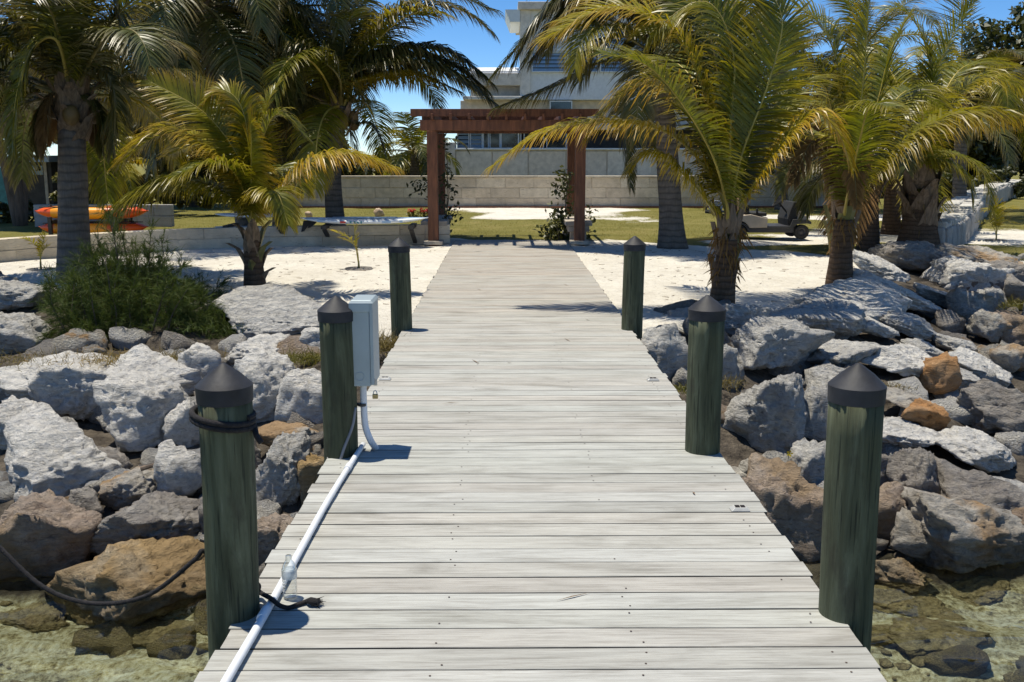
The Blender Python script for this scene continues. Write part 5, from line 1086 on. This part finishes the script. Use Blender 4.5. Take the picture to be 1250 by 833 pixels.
# ================================================================== PERGOLA
D0, D1 = 18.7, 21.0; XL, XR = -1.45, 1.28
pg = Thing('pergola', ((XL + XR) / 2, D0, 0), 'reddish brown timber pergola over the end of the boardwalk', 'pergola')
zt = P(600, 137, D0)[2]; zb = P(600, 160, D0)[2]
for d in (D0, D1):
    for x in (XL, XR):
        MB().box((x, d, (zb - .05) / 2), (.19, .19, zb + .05)).put('post', M['redwood'], pg, bevel=0.008)
        MB().box((x, d, .02), (.36, .36, .07)).put('post_base', M['stone'], pg, bevel=0.01)
for d in (D0, D1):
    for s in (-1, 1):
        MB().box(((XL + XR) / 2, d + s * .118, (zb + .1)), (XR - XL + .42, .042, .19)).put('beam', M['redwood'], pg, bevel=0.006)
hr = zt - zb - .19
for k in range(9):
    x = XL + .02 + (XR - XL - .04) * k / 8
    MB().box((x, (D0 + D1) / 2, zb + .195 + hr * .36), (.048, D1 - D0 + .62, hr * .72)).put('rafter', M['redwood'], pg, bevel=0.005)
for k in range(2):
    d = D0 - .12 + (D1 - D0 + .24) * k
    MB().box(((XL + XR) / 2 - .03, d, zb + .195 + hr * .86), (XR - XL + .70, .045, hr * .9)).put('purlin', M['redwood'], pg, bevel=0.004)
for s, x in ((-1, XL), (1, XR)):
    b_ = Thing('garden_bench', (x - s * 0.0, (D0 + D1) / 2, 0), 'low pale slab bench between the %s pergola posts' % ('left' if s < 0 else 'right'), 'bench', 'slab benches in the pergola')
    MB().box((x, (D0 + D1) / 2, .36), (.50, D1 - D0 - .24, .09)).put('seat_slab', M['stone'], b_, bevel=0.01)
    MB().box((x, (D0 + D1) / 2, .255), (.40, D1 - D0 - .30, .11)).put('support_slab', M['stone'], b_, bevel=0.01)
    for d in (D0 + .35, D1 - .35): MB().box((x, d, .09), (.30, .26, .21)).put('leg', M['stone'], b_, bevel=0.01)
def vine(B, stems, nl, size, label, seed, cat='climbing plant'):
    rg = np.random.default_rng(seed); t = Thing('climbing_vine', B, label, cat, 'climbing plants at the pergola'); wood = MB(); pts = []
    for c_ in stems:
        c = smooth_path(c_, 16); wood.tube(c, np.linspace(.012, .004, 16), 5, cap=False); pts.append(c)
    pts = np.vstack(pts); p = pts[rg.integers(0, len(pts), nl)] + rg.normal(size=(nl, 3)) * .085; nn = nrm(rg.normal(size=(nl, 3)) + np.array([0, -.4, .5])); a = nrm(np.cross(nn, rg.normal(size=(nl, 3)))); b = np.cross(nn, a); s = size * rg.uniform(.6, 1.3, nl)[:, None]
    V = np.stack([p - a * s, p - b * s * .5 + nn * s * .15, p + a * s, p + b * s * .5 + nn * s * .15], 1).reshape(-1, 3); i = np.arange(nl) * 4
    wood.put('stem', M['bark'], t); link_mesh('leaves', V, np.stack([i, i + 1, i + 2, i + 3], -1), LEAF['broad'], t, attr={'lt': np.tile([0, .3, .6, .3], nl)})
dv = D0 + .9
vine(np.append(P(540, 295, dv)[:2], 0), [pp3([(541, 296), (545, 270), (536, 240), (520, 232), (503, 236)], dv), pp3([(541, 296), (548, 265), (556, 255), (560, 262)], dv), pp3([(543, 280), (548, 235), (545, 215), (550, 235)], dv), pp3([(536, 250), (520, 222), (507, 226)], dv), pp3([(545, 275), (546, 200), (541, 172)], dv + .6)], 300, .05, 'thin leafy vine around the left pergola posts', 2)
vine(np.append(P(680, 300, dv)[:2], 0), [pp3([(682, 300), (676, 280), (668, 286)], dv), pp3([(684, 300), (682, 270), (676, 255)], dv), pp3([(686, 300), (690, 270), (690, 245), (684, 226), (678, 236)], dv), pp3([(684, 300), (672, 290), (664, 282)], dv - .2), pp3([(686, 300), (692, 285), (716, 270), (720, 256)], dv), pp3([(690, 260), (692, 220), (686, 215)], dv), pp3([(684, 300), (680, 275), (685, 265)], dv - .2), pp3([(690, 300), (705, 285), (718, 282)], dv)], 800, .055, 'dense leafy shrub-like vine at the right pergola posts', 3)

# ================================================================== WALLS
random.seed(17)
def block_mesh(seed, L, D, H, m_):
    rg = np.random.default_rng(seed); bm = bmesh.new(); bmesh.ops.create_cube(bm, size=1); bmesh.ops.scale(bm, vec=(L, D, H), verts=bm.verts)
    bmesh.ops.bevel(bm, geom=list(bm.edges), offset=min(L, D, H) * .035, segments=1, affect='EDGES')
    for v in bm.verts: v.co += Vector(rg.normal(size=3) * min(L, D, H) * .012)
    me = bpy.data.meshes.new('block'); bm.to_mesh(me); bm.free(); me.materials.append(m_); return me
def block_wall(name, pts, H, D, courses, L, label, m_='block', capm=None, cat='wall', z0=-.03, group=None, seed=1):
    """a wall laid in courses along a ground line; every block an object"""
    t = Thing(name, (*pts[0][:2], 0), label, cat, group); rg = np.random.default_rng(seed); hc = H / courses
    ms = [block_mesh(seed * 10 + k, L - .006, D, hc - .006, M[m_]) for k in range(4)]; hs_ = [block_mesh(seed * 10 + 5 + k, L / 2 - .006, D, hc - .006, M[m_]) for k in range(2)]
    core = MB()
    for (a, b_) in zip(pts[:-1], pts[1:]):
        a = np.array(a[:2], float); b_ = np.array(b_[:2], float); ln = np.linalg.norm(b_ - a); dr = (b_ - a) / ln; an = math.atan2(dr[1], dr[0])
        core.box((*((a + b_) / 2), z0 + H / 2 - .01), (ln - .04, D - .05, H - .04), an)
        for c in range(courses):
            s = 0.0
            while s < ln - .05:
                l_ = L / 2 if (s == 0 and c % 2) else L
                if s + l_ > ln + .2: l_ = L / 2
                me = (ms[rg.integers(4)] if l_ == L else hs_[rg.integers(2)])
                o = bpy.data.objects.new('block', me); COL.objects.link(o); o.parent = t.o; p = a + dr * (s + l_ / 2)
                o.location = (p[0] - t.loc[0] + dr[1] * rg.uniform(-.008, .008), p[1] - t.loc[1] + rg.uniform(-.008, .008), z0 + hc * (c + .5)); o.rotation_euler = (0, 0, an + (math.pi if rg.random() < .5 else 0)); s += l_
    core.put('mortar_core', M['stone'], t); return t
DW = 32.2; wl_, wr_ = P(300, 230, DW), P(1010, 230, DW)
HWL = P(600, 215, DW)[2]
bw = block_wall('garden_wall', [(wl_[0], DW), (wr_[0], DW)], HWL - .05 + .03, .3, 3, .92, 'long pale stone block wall across the lawn in front of the house', seed=3)
n_ = int((wr_[0] - wl_[0]) / 1.5)
for k in range(n_):
    x = wl_[0] + (k + .5) * (wr_[0] - wl_[0]) / n_; MB().box((x, DW, HWL - .02), ((wr_[0] - wl_[0]) / n_ - .012, .38, .055)).put('coping_stone', M['block'], bw, bevel=0.006)
MB().box(((wl_[0] + wr_[0]) / 2, DW - .22, .0), (wr_[0] - wl_[0], .12, .06)).put('base_strip', M['redwood'], bw)
lw = [gz(-60, 323), gz(45, 314), gz(215, 303), gz(330, 299), gz(524, 296)]
block_wall('retaining_wall', lw, .37, .26, 2, .95, 'low beige block retaining wall behind the sand at the left', seed=5)
a, b_ = P(43, 250, 23.6), P(205, 250, 23.6); block_wall('low_wall', [(a[0], 23.6), (b_[0], 23.6)], .52, .22, 2, .8, 'low grey wall directly behind the stacked kayaks', 'seawall', seed=6)
# seawall of rough stones
sw = Thing('seawall', gz(1162, 307), 'curving grey rough-stone seawall with a bright flat top at the right', 'wall')
line = smooth_path([gz(1150, 309), gz(1167, 300), gz(1184, 284), gz(1197, 266), gz(1214, 250), gz(1240, 240), gz(1275, 237)], 160)
line[:, 2] = 0; sgl = np.concatenate([[0], np.cumsum(np.linalg.norm(np.diff(line, axis=0), axis=1))]); tot = sgl[-1]
smesh = []
for k in range(8):
    p, Fc = rock_shape(1500 + k, 3, .7, .6); sgn = np.sign(p) * np.abs(p) ** .55; o = link_mesh('tmp', sgn * .5, Fc, M['seawall'], smooth=True); smesh.append(o.data); bpy.data.objects.remove(o)
cmesh = []
for k in range(6):
    p, Fc = rock_shape(1600 + k, 3, .7, .5); sgn = np.sign(p) * np.abs(p) ** .5; o = link_mesh('tmp', sgn * .5, Fc, M['seacap'], smooth=True); cmesh.append(o.data); bpy.data.objects.remove(o)
def along(s): return np.array([np.interp(s, sgl, line[:, k]) for k in range(3)])
s = 0.0; random.seed(2); core = MB()
while s < tot - .3:
    d = dist(along(s)); st = .22 if d < 26 else .5
    p = along(s + st / 2); q = along(s + st); tdir = nrm(q - along(s)); an = math.atan2(tdir[1], tdir[0]); nv = np.array([-tdir[1], tdir[0], 0]); H_ = .47 + .004 * s
    for side in ((0, 1) if s < .5 else (0,)):
        pass
    for off in (0.02, .58):
        if off > .1 and d > 26: continue
        o = bpy.data.objects.new('stone', random.choice(smesh)); COL.objects.link(o); o.parent = sw.o; o.location = Vector(p + nv * off + (0, 0, H_ / 2 - .04)) - Vector(sw.loc); o.rotation_euler = (random.uniform(-.06, .06), random.uniform(-.06, .06), an + random.choice((0, math.pi))); o.scale = (st * 1.08, .24 * random.uniform(.9, 1.15), (H_ + .02) * random.uniform(.92, 1.06))
    for j in range(2):
        o = bpy.data.objects.new('cap_stone', random.choice(cmesh)); COL.objects.link(o); o.parent = sw.o; o.location = Vector(p + nv * (.14 + .33 * j) + (0, 0, H_ - .02 + random.uniform(-.02, .02))) - Vector(sw.loc); o.rotation_euler = (0, 0, an + random.uniform(-.1, .1)); o.scale = (st * 1.1, .36, .12 * random.uniform(.8, 1.3))
    core.box(p + nv * .3 + np.array((0, 0, H_ / 2 - .05)), (st * 1.02, .5, H_ - .08), an); s += st
p = along(.05); tdir = nrm(along(.4) - along(0)); nv = np.array([-tdir[1], tdir[0], 0])
for j in range(3):
    o = bpy.data.objects.new('stone', smesh[j]); COL.objects.link(o); o.parent = sw.o; o.location = Vector(p - tdir * .06 + nv * (.08 + .2 * j) + (0, 0, .2)) - Vector(sw.loc); o.rotation_euler = (0, 0, math.atan2(tdir[1], tdir[0])); o.scale = (.2, .24, .5)
tag(core.put('rubble_core', M['seawall'], sw), kind='stuff')

# ================================================================== HOUSE
DH = 45.0
hs_ = Thing('house', np.append(P(690, 220, DH)[:2], 0), 'large beige modern house with louvred windows behind the wall', 'house')
def hx(px): return P(px, 200, DH)[0]
def hz(py): return P(620, py, DH)[2]
def slab(name, x0, x1, y0, y1, front, back, m_, bevel=.02): return MB().box(((hx(x0) + hx(x1)) / 2, DH + (front + back) / 2, (hz(y0) + hz(y1)) / 2), (hx(x1) - hx(x0), back - front, abs(hz(y0) - hz(y1)))).put(name, m_, hs_, bevel=bevel)
slab('wall', 556, 900, 183, 236, 0.0, 9, M['house'])                     # ground storey panels
for a, b_ in ((557, 600), (601.5, 644), (645.5, 690), (691.5, 740), (741.5, 795)): slab('wall_panel', a, b_, 185, 215, -.05, -.002, M['house'], .01)
slab('ledge', 555, 900, 181, 183.2, -.14, 1, M['houselight'])
slab('pillar', 543, 556, 174, 236, -.12, 1.2, M['house'])
slab('wall', 562, 900, 122, 158, .6, 9, M['house'])                      # storey above the window band
slab('lintel', 545, 900, 154, 158.5, -.05, .8, M['house'])
slab('back_wall', 556, 900, 158, 181.5, 1.6, 1.9, M['darkmetal'])
slab('balcony_soffit', 566, 640, 118, 122, -.3, 3, M['house'])
slab('wall', 575, 640, 104, 118, .5, 8, M['house'])
slab('fascia', 572, 635, 89.5, 105, -.2, 8, M['house'])
MB().prism([(hx(574), DH - .1, hz(89.2)), (hx(634.3), DH - .1, hz(89.2)), (hx(634.3), DH + 4.5, hz(74)), (hx(574), DH + 4.5, hz(74))], (0, 0, 0), (0, 0, .08)).put('sloping_roof', M['white'], hs_)
slab('wall', 646.5, 900, 6, 122, .0, 9, M['houselight'])
slab('column', 634.5, 647, 3, 122, -.15, 1, M['house'])
slab('parapet', 632, 900, 3.5, 13, -.35, 9, M['house'])
ex = MB(); zA, zB, zC = hz(13), hz(28), hz(17)
ex.prism([(hx(617), DH - .3, zA), (hx(634.4), DH - .3, zA), (hx(634.4), DH - .3, zB), (hx(623), DH - .3, zB)], (0, 0, 0), (0, 4, 0)); ex.put('eave', M['frame'], hs_)
def window(x0, x1, y0, y1, n, m_='louvre', fr_=1.2, front=-.03, mull=0):
    ow = slab('window', x0, x1, y0, y1, front + .012, front + .02, M['darkglass'], 0)
    f = MB(); X0, X1, Z0, Z1 = hx(x0), hx(x1), hz(y1), hz(y0); w_ = fr_ * DH / F
    for (c, d_) in ((((X0 + X1) / 2, Z1), (X1 - X0 + w_, w_)), (((X0 + X1) / 2, Z0), (X1 - X0 + w_, w_)), ((X0, (Z0 + Z1) / 2), (w_, Z1 - Z0 - w_ - .004)), ((X1, (Z0 + Z1) / 2), (w_, Z1 - Z0 - w_ - .004))):
        f.box((c[0], DH + front - .05, c[1]), (d_[0], .10, d_[1]))
    link_mesh('frame', f.v, f.f, M['frame'], (hs_, ow))
    for k in range(n):
        z = Z0 + (Z1 - Z0) * (k + .5) / n; l = MB().box(((X0 + X1) / 2, DH + front - .05, z), (X1 - X0 - w_ - .02, .02, (Z1 - Z0) / n * .80), rx=-.5); link_mesh('louvre', l.v, l.f, M[m_], (hs_, ow))
for a, b_ in ((649, 688.5), (691.5, 728), (731, 767), (770, 806), (809, 845)): window(a, b_, 64, 88, 5)
slab('window_head', 646.6, 846, 59, 62.5, -.10, .02, M['frame'])
for a, b_ in ((742, 767), (770, 806)): window(a, b_, 36, 57, 3)
window(671, 697, 124, 150, 0)
for a, b_ in ((558, 572), (574, 588)): window(a, b_, 160, 181, 4, front=.7)
for a, b_ in ((590, 596), (598, 610), (612, 636), (640, 664), (668, 692)): window(a, b_, 160, 181, 0, front=.7)
for k in range(3): slab('mullion', 588.3 + k * 22, 590 + k * 22, 159, 181.5, .5, .65, M['frame'], 0)
# shed at the far left
ds = 28.0; sd = Thing('shed', np.append(P(35, 240, ds)[:2], 0), 'dark garden shed under the trees at the far left', 'shed')
def sx_(px): return P(px, 200, ds)[0]
def sz_(py): return P(35, py, ds)[2]
def sb(name, x0, x1, y0, y1, f, bk, m_): return MB().box(((sx_(x0) + sx_(x1)) / 2, ds + (f + bk) / 2, (sz_(y0) + sz_(y1)) / 2), (sx_(x1) - sx_(x0), bk - f, abs(sz_(y0) - sz_(y1)))).put(name, m_, sd, bevel=.01)
sb('wall', 12, 62, 198, 262, 0, 2.5, M['shed']); sb('roof', 8, 66, 190, 198, -.3, 2.8, M['cooler']); sb('window', 18, 52, 202, 214, -.02, .0, M['darkglass']); sb('door_frame', 53, 57, 198, 260, -.04, 0, M['stone']); sb('side_wall', -60, 6, 205, 262, .2, 2.5, M['shedteal'])
D_, Fc = ico(2); link_mesh('lamp', D_ * .07 + P(44, 206, ds - .1), Fc, M['lens'], sd, smooth=True)

# ================================================================== KAYAKS and BOARDS
def kayak(px0, px1, pyt, pyb, d, label):
    a, b_ = P(px0, 260, d), P(px1, 260, d); L_ = b_[0] - a[0]; zt_, zb_ = P(100, pyt, d)[2], P(100, pyb, d)[2]; c = np.array([(a[0] + b_[0]) / 2, d, (zt_ + zb_) / 2]); hz_ = (zt_ - zb_) / 2 * 1.12
    t = Thing('kayak', c, label, 'kayak', 'kayaks stacked behind the low wall'); n = 40; m = 14; V = []; fm = []
    for i in range(n):
        u = -1 + 2 * i / (n - 1); wv = .33 * max(0.0, 1 - abs(u) ** 2.4) ** .7 + .01; tz = hz_ * max(.05, (1 - abs(u) ** 6)); rk = .35 * hz_ * abs(u) ** 3
        for j in range(m):
            a_ = 2 * math.pi * j / m; sgn = lambda v_: math.copysign(abs(v_) ** .75, v_); zz = tz * sgn(math.sin(a_)); V.append(c + np.array([u * L_ / 2, wv * sgn(math.cos(a_)), zz + rk * (1 if zz < .3 * tz else .4)]))
    Fc = []
    for i in range(n - 1):
        u = -1 + 2 * (i + .5) / (n - 1)
        for j in range(m): Fc.append((i * m + j, (i + 1) * m + j, (i + 1) * m + (j + 1) % m, i * m + (j + 1) % m)); fm.append(1 if -.62 < u < .35 else 0)
    Fc += [tuple(range(m)), tuple(range((n - 1) * m, n * m))[::-1]]; fm += [0, 0]
    link_mesh('hull', V, Fc, [M['kay_o'], M['kay_y']], t, smooth=True, fm=fm)
    sk = MB()
    for s in (-1, 1): sk.tube([c + np.array([-L_ * .42, s * .2, hz_ * .9]), c + np.array([L_ * .42, s * .2, hz_ * .9])], .012, 6)
    sk.put('rail', M['black'], t)
    for u in (-.72, .72): MB().tube([c + np.array([u * L_ / 2, -.06, hz_ * .8]), c + np.array([u * L_ / 2, -.03, hz_ * 1.12]), c + np.array([u * L_ / 2, .03, hz_ * 1.12]), c + np.array([u * L_ / 2, .06, hz_ * .8])], .014, 6).put('carry_handle', M['black'], t)
    MB().box(c + np.array([-.1, 0, hz_ * .93]), (.7, .34, .03)).put('seat_pad', M['black'], t, bevel=.01)
kayak(43, 181, 252.5, 267, 21, 'upper orange and yellow kayak of the stacked pair'); kayak(46, 180, 272, 286, 21, 'lower orange kayak of the stacked pair')
rk = Thing('kayak_rack', np.append(P(110, 270, 21)[:2], 0), 'dark timber rack holding the two kayaks', 'rack')
for px in (72, 150):
    q = P(px, 269.5, 21); MB().box((q[0], 21, q[2]), (.07, .9, .06)).put('crossbar', M['shed'], rk); 
    for s in (-1, 1): MB().box((q[0], 21 + s * .42, .13), (.07, .07, .50)).put('upright', M['shed'], rk)
    MB().box((q[0], 21, -.02), (.07, .78, .05)).put('skid', M['shed'], rk)

def surfboard(x0, x1, py, d, label, rock=.05, wd=.38, prints=True, th=.055, yawd=0.0, grp='boards laid on the low wall'):
    a, b_ = P(x0, py, d), P(x1, py, d); L_ = b_[0] - a[0]; c = (a + b_) / 2; t = Thing('paddle_board', c, label, 'paddle board', grp); n = 36; m = 12; V = []
    for i in range(n):
        u = -1 + 2 * i / (n - 1); wv = wd * max(0, 1 - abs(u) ** 2.6) ** .62 + .006; hh_ = th * max(.12, 1 - abs(u) ** 4); zz = rock * (abs(u) ** 2.6)
        for j in range(m): a_ = 2 * math.pi * j / m; V.append(c + np.array([u * L_ / 2, wv * math.cos(a_), hh_ * math.sin(a_) + zz]))
    Fc = [(i * m + j, (i + 1) * m + j, (i + 1) * m + (j + 1) % m, i * m + (j + 1) % m) for i in range(n - 1) for j in range(m)] + [tuple(range(m)), tuple(range((n - 1) * m, n * m))[::-1]]
    fm = [(1 if (j in (2, 3) and prints) else 0) for i in range(n - 1) for j in range(m)] + [0, 0]
    link_mesh('deck_shell', V, Fc, [M['board'], M['boardblue']], t, smooth=True, fm=fm)
    if prints:
        for k, (u, l_, mm) in enumerate(((-.28, .10, 'red'), (-.16, .035, 'teal'), (-.10, .03, 'teal'), (-.05, .03, 'teal'), (.0, .03, 'teal'), (.38, .16, 'boardblue'), (.60, .06, 'boardblue'), (-.62, .14, 'boardblue'))):
            wv = wd * max(0, 1 - abs(u) ** 2.6) ** .62; MB().box(c + np.array([u * L_ / 2, -wv * 1.0 - .004, rock * abs(u) ** 2.6]), (l_, .012, .035)).put('print_mark', M[mm], t)
        MB().box(c + np.array([-.0, 0, th + .006]), (L_ * .5, wd * 1.0, .012)).put('grip_pad', M['cooler'], t)
        for u, s_ in ((-.90, 1.0), (-.80, .6)):
            q = c + np.array([u * L_ / 2, 0, rock * abs(u) ** 2.6 - .035]); MB().prism([q + np.array((-.05, 0, 0)), q + np.array((.09, 0, 0)), q + np.array((.04, 0, -.09 * s_)), q + np.array((-.05, 0, -.20 * s_)), q + np.array((-.10, 0, -.21 * s_))], (0, -.008, 0), (0, .008, 0)).put('fin', M['black'], t)
surfboard(366, 523, 270, 18.35, 'long white paddle board with black fins resting above the low wall beside the pergola', .06)
surfboard(262, 361, 263, 18.9, 'upper white board of the pair behind the small left palm', .03, .3, False, .04); surfboard(262, 360, 279, 18.6, 'lower white board of the pair behind the small left palm', .03, .3, False, .04)
br_ = Thing('board_rack', np.append(P(440, 290, 18.45)[:2], 0), 'dark timber brackets under the boards in front of the low wall', 'rack')
for px in (280, 345, 398, 503):
    q = P(px, 276, 18.4); MB().box((q[0], 18.5, q[2] - .01), (.10, .75, .07)).put('bracket', M['shed'], br_, bevel=.005); MB().bar((q[0], 18.2, q[2] - .05), (q[0] + .02, 18.75, .02), .07, .05).put('strut', M['shed'], br_)

# small things behind the wall
def smallrock(px, py, w, label, m_, seed):
    q = gz(px, py); s = w / F * dist(q) / 2; p, Fc = rock_shape(seed, 3, .75, 1.2); tag(link_mesh('garden_stone', p * np.array([s, s, s * .85]) + q + (0, 0, s * .7), Fc, M[m_], smooth=True, origin=q), label, 'stone')
smallrock(463, 264, 13, 'round tan stone on the grass above the white paddle board', 'shell', 61); smallrock(377, 265, 9, 'smaller tan stone on the grass behind the tail of the paddle board', 'shell', 62)
rg = np.random.default_rng(6); q = gz(511, 265); ft = Thing('flower_plant', q, 'low plant with red flowers beside the left pergola post', 'plant'); n = 120
p = q + rg.normal(size=(n, 3)) * np.array([.18, .1, .05]) + (0, 0, .08); V, Fc, lt = leafball([(q + np.array((dx, 0, .07)), .12) for dx in (-.22, -.08, .08, .22)], 180, .05, rg); link_mesh('leaves', V, Fc, LEAF['shrub'], ft, attr={'lt': lt})
V, Fc, lt = leafball([(q + np.array((dx, -.05, .17)), .07) for dx in (-.22, -.13, .10, .2, .25)], 150, .04, rg); link_mesh('blossoms', V, Fc, M['flower'], ft)

# ================================================================== UTILITY CART
dc = gz(940, 292)[1]; K = dc / F
def cp_(px, py, dy=0.0): q = P(px, py, dc); return np.array([q[0], dc + dy, q[2]])
ct = Thing('utility_cart', cp_(940, 292), 'beige open utility cart with dark wheels parked behind the right palms', 'cart')
Wd = .82                                                                  # body width
def cbox(name, x0, x1, y0, y1, m_, f=0.0, b_=Wd, bevel=.015): 
    a, c = cp_(x0, y0), cp_(x1, y1); return MB().box(((a[0] + c[0]) / 2, dc + (f + b_) / 2, (a[2] + c[2]) / 2), (c[0] - a[0], b_ - f, abs(a[2] - c[2]))).put(name, M[m_], ct, bevel=bevel)
for px in (903, 979):
    for dy in (.0, Wd - .12):
        c = cp_(px, 283.5, dy); r = 9.0 * K; prof = [(r * .55, 0), (r * .9, .0), (r, .02), (r, .10), (r * .9, .12), (r * .55, .12)]
        V = []; m = 22
        for rr, yy in prof:
            for j in range(m): a = 2 * math.pi * j / m; V.append(c + np.array([rr * math.cos(a), yy, rr * math.sin(a)]))
        Fc = [(i * m + j, i * m + (j + 1) % m, (i + 1) * m + (j + 1) % m, (i + 1) * m + j) for i in range(5) for j in range(m)]; wh = link_mesh('wheel', V, Fc, M['black'], ct, smooth=False)
        V = []; 
        for rr, yy in ((r * .56, .02), (r * .40, .035), (r * .14, .02), (0.004, .02), (0.004, .10), (r * .56, .10)):
            for j in range(m): a = 2 * math.pi * j / m; V.append(c + np.array([rr * math.cos(a), yy, rr * math.sin(a)]))
        link_mesh('rim', V, Fc, M['cartgrey'], (ct, wh))
cbox('chassis', 914, 971, 278, 284.5, 'cartgrey', .06, Wd - .06)
cbox('floor', 936, 968, 276, 279, 'cartgrey')
side = [(905, 263.5), (917, 262), (937, 267), (937, 278), (915, 278.5), (911, 273), (906, 270), (901, 269.5)]
V = [cp_(a, b_) for a, b_ in side]
MB().prism(V, (0, 0, 0), (0, Wd, 0)).put('rear_body', M['cartbeige'], ct, bevel=.012)
fd = MB(); arc = [(903 + 11.5 * math.cos(a), 284 - 12 * math.sin(a)) for a in np.linspace(.15, 2.9, 14)]; arc2 = [(903 + 9.8 * math.cos(a), 284 - 10.2 * math.sin(a)) for a in np.linspace(2.9, .15, 14)]
n = 14
for i in range(n - 1): fd.prism([cp_(*arc[i]), cp_(*arc[i + 1]), cp_(*arc2[n - 2 - i]), cp_(*arc2[n - 1 - i])], (0, -.03, 0), (0, Wd + .03, 0))
fd.put('rear_fender', M['cartgrey'], ct)
cbox('seat_cushion', 913, 937, 260, 264.5, 'black', .05, Wd - .05, .02); cbox('seat_back', 911, 915.5, 250, 261, 'black', .05, Wd - .05, .02); cbox('armrest', 924, 926, 255, 261, 'black', .03, .09); cbox('under_seat', 930, 938, 266, 279, 'cartbeige', .08, Wd - .08)
V = [cp_(a, b_) for a, b_ in ((963, 278), (962, 268), (966, 256), (970, 247), (975, 247), (976, 258), (973, 270), (969, 280))]; MB().prism(V, (0, .03, 0), (0, Wd - .03, 0)).put('dashboard', M['black'], ct, bevel=.01)
V = [cp_(a, b_) for a, b_ in ((976, 257.5), (980, 259), (987, 266), (989, 270), (973, 270), (974.5, 262))]; MB().prism(V, (0, .04, 0), (0, Wd - .04, 0)).put('front_cowl', M['cartbeige'], ct, bevel=.012)
V = [cp_(a, b_) for a, b_ in ((968, 268), (985, 267.5), (990, 271), (990, 274), (985, 273), (972, 274), (966, 280), (964, 277))]; MB().prism(V, (0, -.03, 0), (0, Wd + .03, 0)).put('front_fender', M['darkmetal'], ct, bevel=.008)
MB().tube([cp_(967, 263, .25), cp_(954, 247, .25)], .018, 8).put('steering_column', M['black'], ct)
e1 = nrm(cp_(954, 247) - cp_(967, 263)); ux = nrm(np.cross(e1, (0, 1, 0))); c = cp_(954, 247, .25); MB().tube([c + .13 * (math.cos(a) * ux + math.sin(a) * np.array((0, 1, 0))) for a in np.linspace(0, 6.283, 25)], .013, 6, cap=False).tube([c - ux * .13, c + ux * .13], .01, 6).put('steering_wheel', M['black'], ct)
for dy in (.05, Wd - .05): MB().tube([cp_(871.5, 262, dy), cp_(871, 240, dy)], .022, 8).tube([cp_(871, 247, dy), cp_(904, 246, dy), cp_(905, 264, dy)], .014, 6).tube([cp_(870, 262, dy), cp_(903, 266, dy)], .02, 6).put('rear_rack', M['darkmetal'], ct)
cl = Thing('cool_box', cp_(877, 258), 'blue-grey cool box on the rear rack of the cart', 'cool box')
a, b_ = cp_(873, 249), cp_(884, 257.5); MB().box(((a[0] + b_[0]) / 2, dc + .4, (a[2] + b_[2]) / 2), (b_[0] - a[0], .5, a[2] - b_[2])).put('box_body', M['cooler'], cl, bevel=.02); MB().box(((a[0] + b_[0]) / 2, dc + .4, a[2] + .02), (b_[0] - a[0] + .02, .52, .04)).put('lid', M['board'], cl, bevel=.01)
MB().box(((a[0] + b_[0]) / 2 + .01, dc + .4, b_[2] - .03), (b_[0] - a[0] + .12, .62, .03)).put('rack_floor', M['darkmetal'], ct)
bpy.context.view_layer.update()
# everything that reaches below the water receives the sunlight refracted by it
for o in bpy.data.objects:
    if o.type == 'MESH' and o.name.split('.')[0] not in ('water',):
        if min((o.matrix_world @ Vector(c))[2] for c in o.bound_box) < WATER + .02: o.cycles.is_caustics_receiver = True
